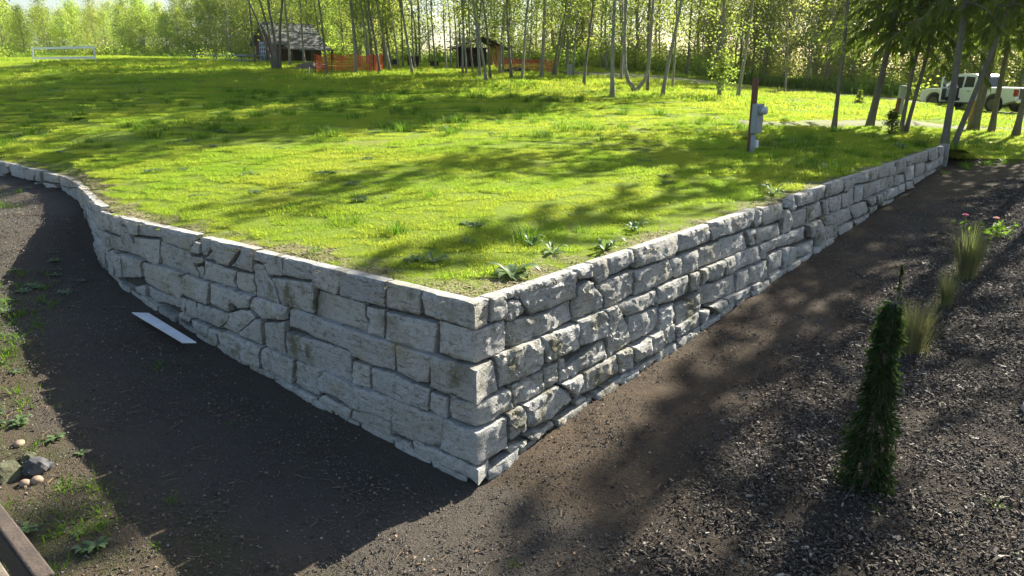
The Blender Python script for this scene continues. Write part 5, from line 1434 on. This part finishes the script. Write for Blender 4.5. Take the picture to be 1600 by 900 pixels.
# young conifers near the wall end
def little_fir(x,y,h,w,label,seed,candle=False):
    e=empty('fir_sapling',(x,y,lawn_h(x,y)),label,'sapling'); m=MB(); m.tube([(0,0,-.05),(0,0,h)],[.025,.006],6); m.build('trunk',BARKD,e)
    m=MB(); r4=random.Random(seed)
    for k in range(46):
        t_=r4.random(); z=h*(.06+.9*t_) if not candle else h*(.05+.55*t_*t_); a=k*2.4; L=w*(1-t_*.85)*r4.uniform(.7,1.1)
        b=Vector((0,0,z)); tip=b+Vector((math.cos(a)*L,math.sin(a)*L,-.12*L)); m.mi=1; m.tube([b,tip],[.008,.003],3,False)
        for j in range(14):
            c=b.lerp(tip,r4.uniform(.15,1)); leaf(m,c,r4,.13,.035,0,.1)
    m.build('crown',[NEEDLE2,BARKD],e)
little_fir(12.1,24.1,.85,.42,'small dark fir sapling before the evergreens',51)
little_fir(17.1,37.6,1.15,.45,'thin fir sapling with a tall leader by the gravel road',52,True)

# big leafy weeds at the edge of the lawn, each leaf its own piece
def weed(x,y,n,L,w,label,seed,rise=.8):
    e=empty('rosette_weed',(x,y,lawn_h(x,y)-.01),label,'weed','leafy weeds along the lawn edge'); r3=random.Random(seed)
    for i in range(n):
        m=MB(); a=i*2.4+r3.uniform(-.25,.25); l=.82*L*r3.uniform(.5,1.15); k=r3.uniform(.2,1.1)*rise; v=[]; dx,dy=math.cos(a),math.sin(a)
        for t_,ww,zz in ((0,.2,0),(.2,.5,.35),(.45,.95,.68),(.7,.95,.8),(.88,.6,.72),(1,.06,.55)):
            for s_ in (-1,0,1): v.append((dx*l*t_-dy*s_*w*ww/2,dy*l*t_+dx*s_*w*ww/2,l*k*zz+.012*abs(s_)*ww))
        m.add(v,[(3*q+c,3*q+c+1,3*q+c+4,3*q+c+3) for q in range(5) for c in range(2)])
        m.build('leaf',WEED,e,smooth=True)
for args in ((0.,6.56,20,.29,.075,'largest leafy weed, right behind the wall corner',1,.6),(-.75,6.9,11,.19,.05,'grey green weed left of the largest one',2,.7),(-.96,6.95,9,.15,.045,'small weed left of the grey green one',3,.6),
  (.98,7.6,12,.26,.06,'leafy weed close to the right wall arm',4,.95),(.42,7.36,11,.20,.04,'bright feathery weed between the largest one and the right arm',5,.8),(1.43,8.5,10,.22,.05,'upright weed behind the one at the right arm',6,1.1),
  (-.40,8.25,12,.16,.055,'low dark weed in the shade, mid lawn',7,.5),(-.52,8.32,10,.14,.05,'low dark weed beside its twin, mid lawn',8,.5),(-.45,7.56,11,.17,.05,'weed in front of the low dark pair',9,.5),(.2,7.55,10,.2,.045,'grassy weed behind the largest one',10,1.),
  (4.0,11.28,13,.30,.05,'pale leafy weed halfway along the right wall arm',11,.9),(10.35,19.1,10,.3,.06,'bright yellow green weed near the wall end',12,1.),(9.3,17.9,10,.34,.07,'bright leafy weed beside the far wall top',13,1.)):
    weed(*args)
# tall tufts in the lawn
for i,(x,y,h,n,label) in enumerate(((-1.27,8.05,.2,150,'long grass tuft with pale tips, left of mid lawn'),(.18,7.75,.26,110,'long grass tuft behind the largest weed'),(-1.85,8.6,.14,80,'short grass tuft at the left of the lawn'),(-2.85,9.45,.13,120,'short tuft near the left wall arm'),(6.0,16.5,.42,240,'long dark grass right of the meter post'),(5.5,16.2,.3,120,'long grass at the foot of the meter post'))):
    tag(tuft(600+i,n,h*.5,h,.008,.11,.6).build('grass_tuft',GRASSD,None,(x,y,lawn_h(x,y)-.01)),label,'grass tuft','long tufts in the lawn')

# thin sunlit spring haze between the camera and the woods
m=MB(); m.box((5,82,11),(420,260,27)); haze=m.build('haze',[])
t=NT('haze_air'); t.n.remove(t.b); v=t.N('ShaderNodeVolumePrincipled'); v.inputs['Color'].default_value=(.95,.97,.90,1); v.inputs['Density'].default_value=.00015; v.inputs['Anisotropy'].default_value=.3
t.L(v.outputs[0],t.out.inputs['Volume']); haze.data.materials.append(t.m); haze['kind']='stuff'; tag(haze,'thin pale haze in the sunlit air over the whole place','haze')
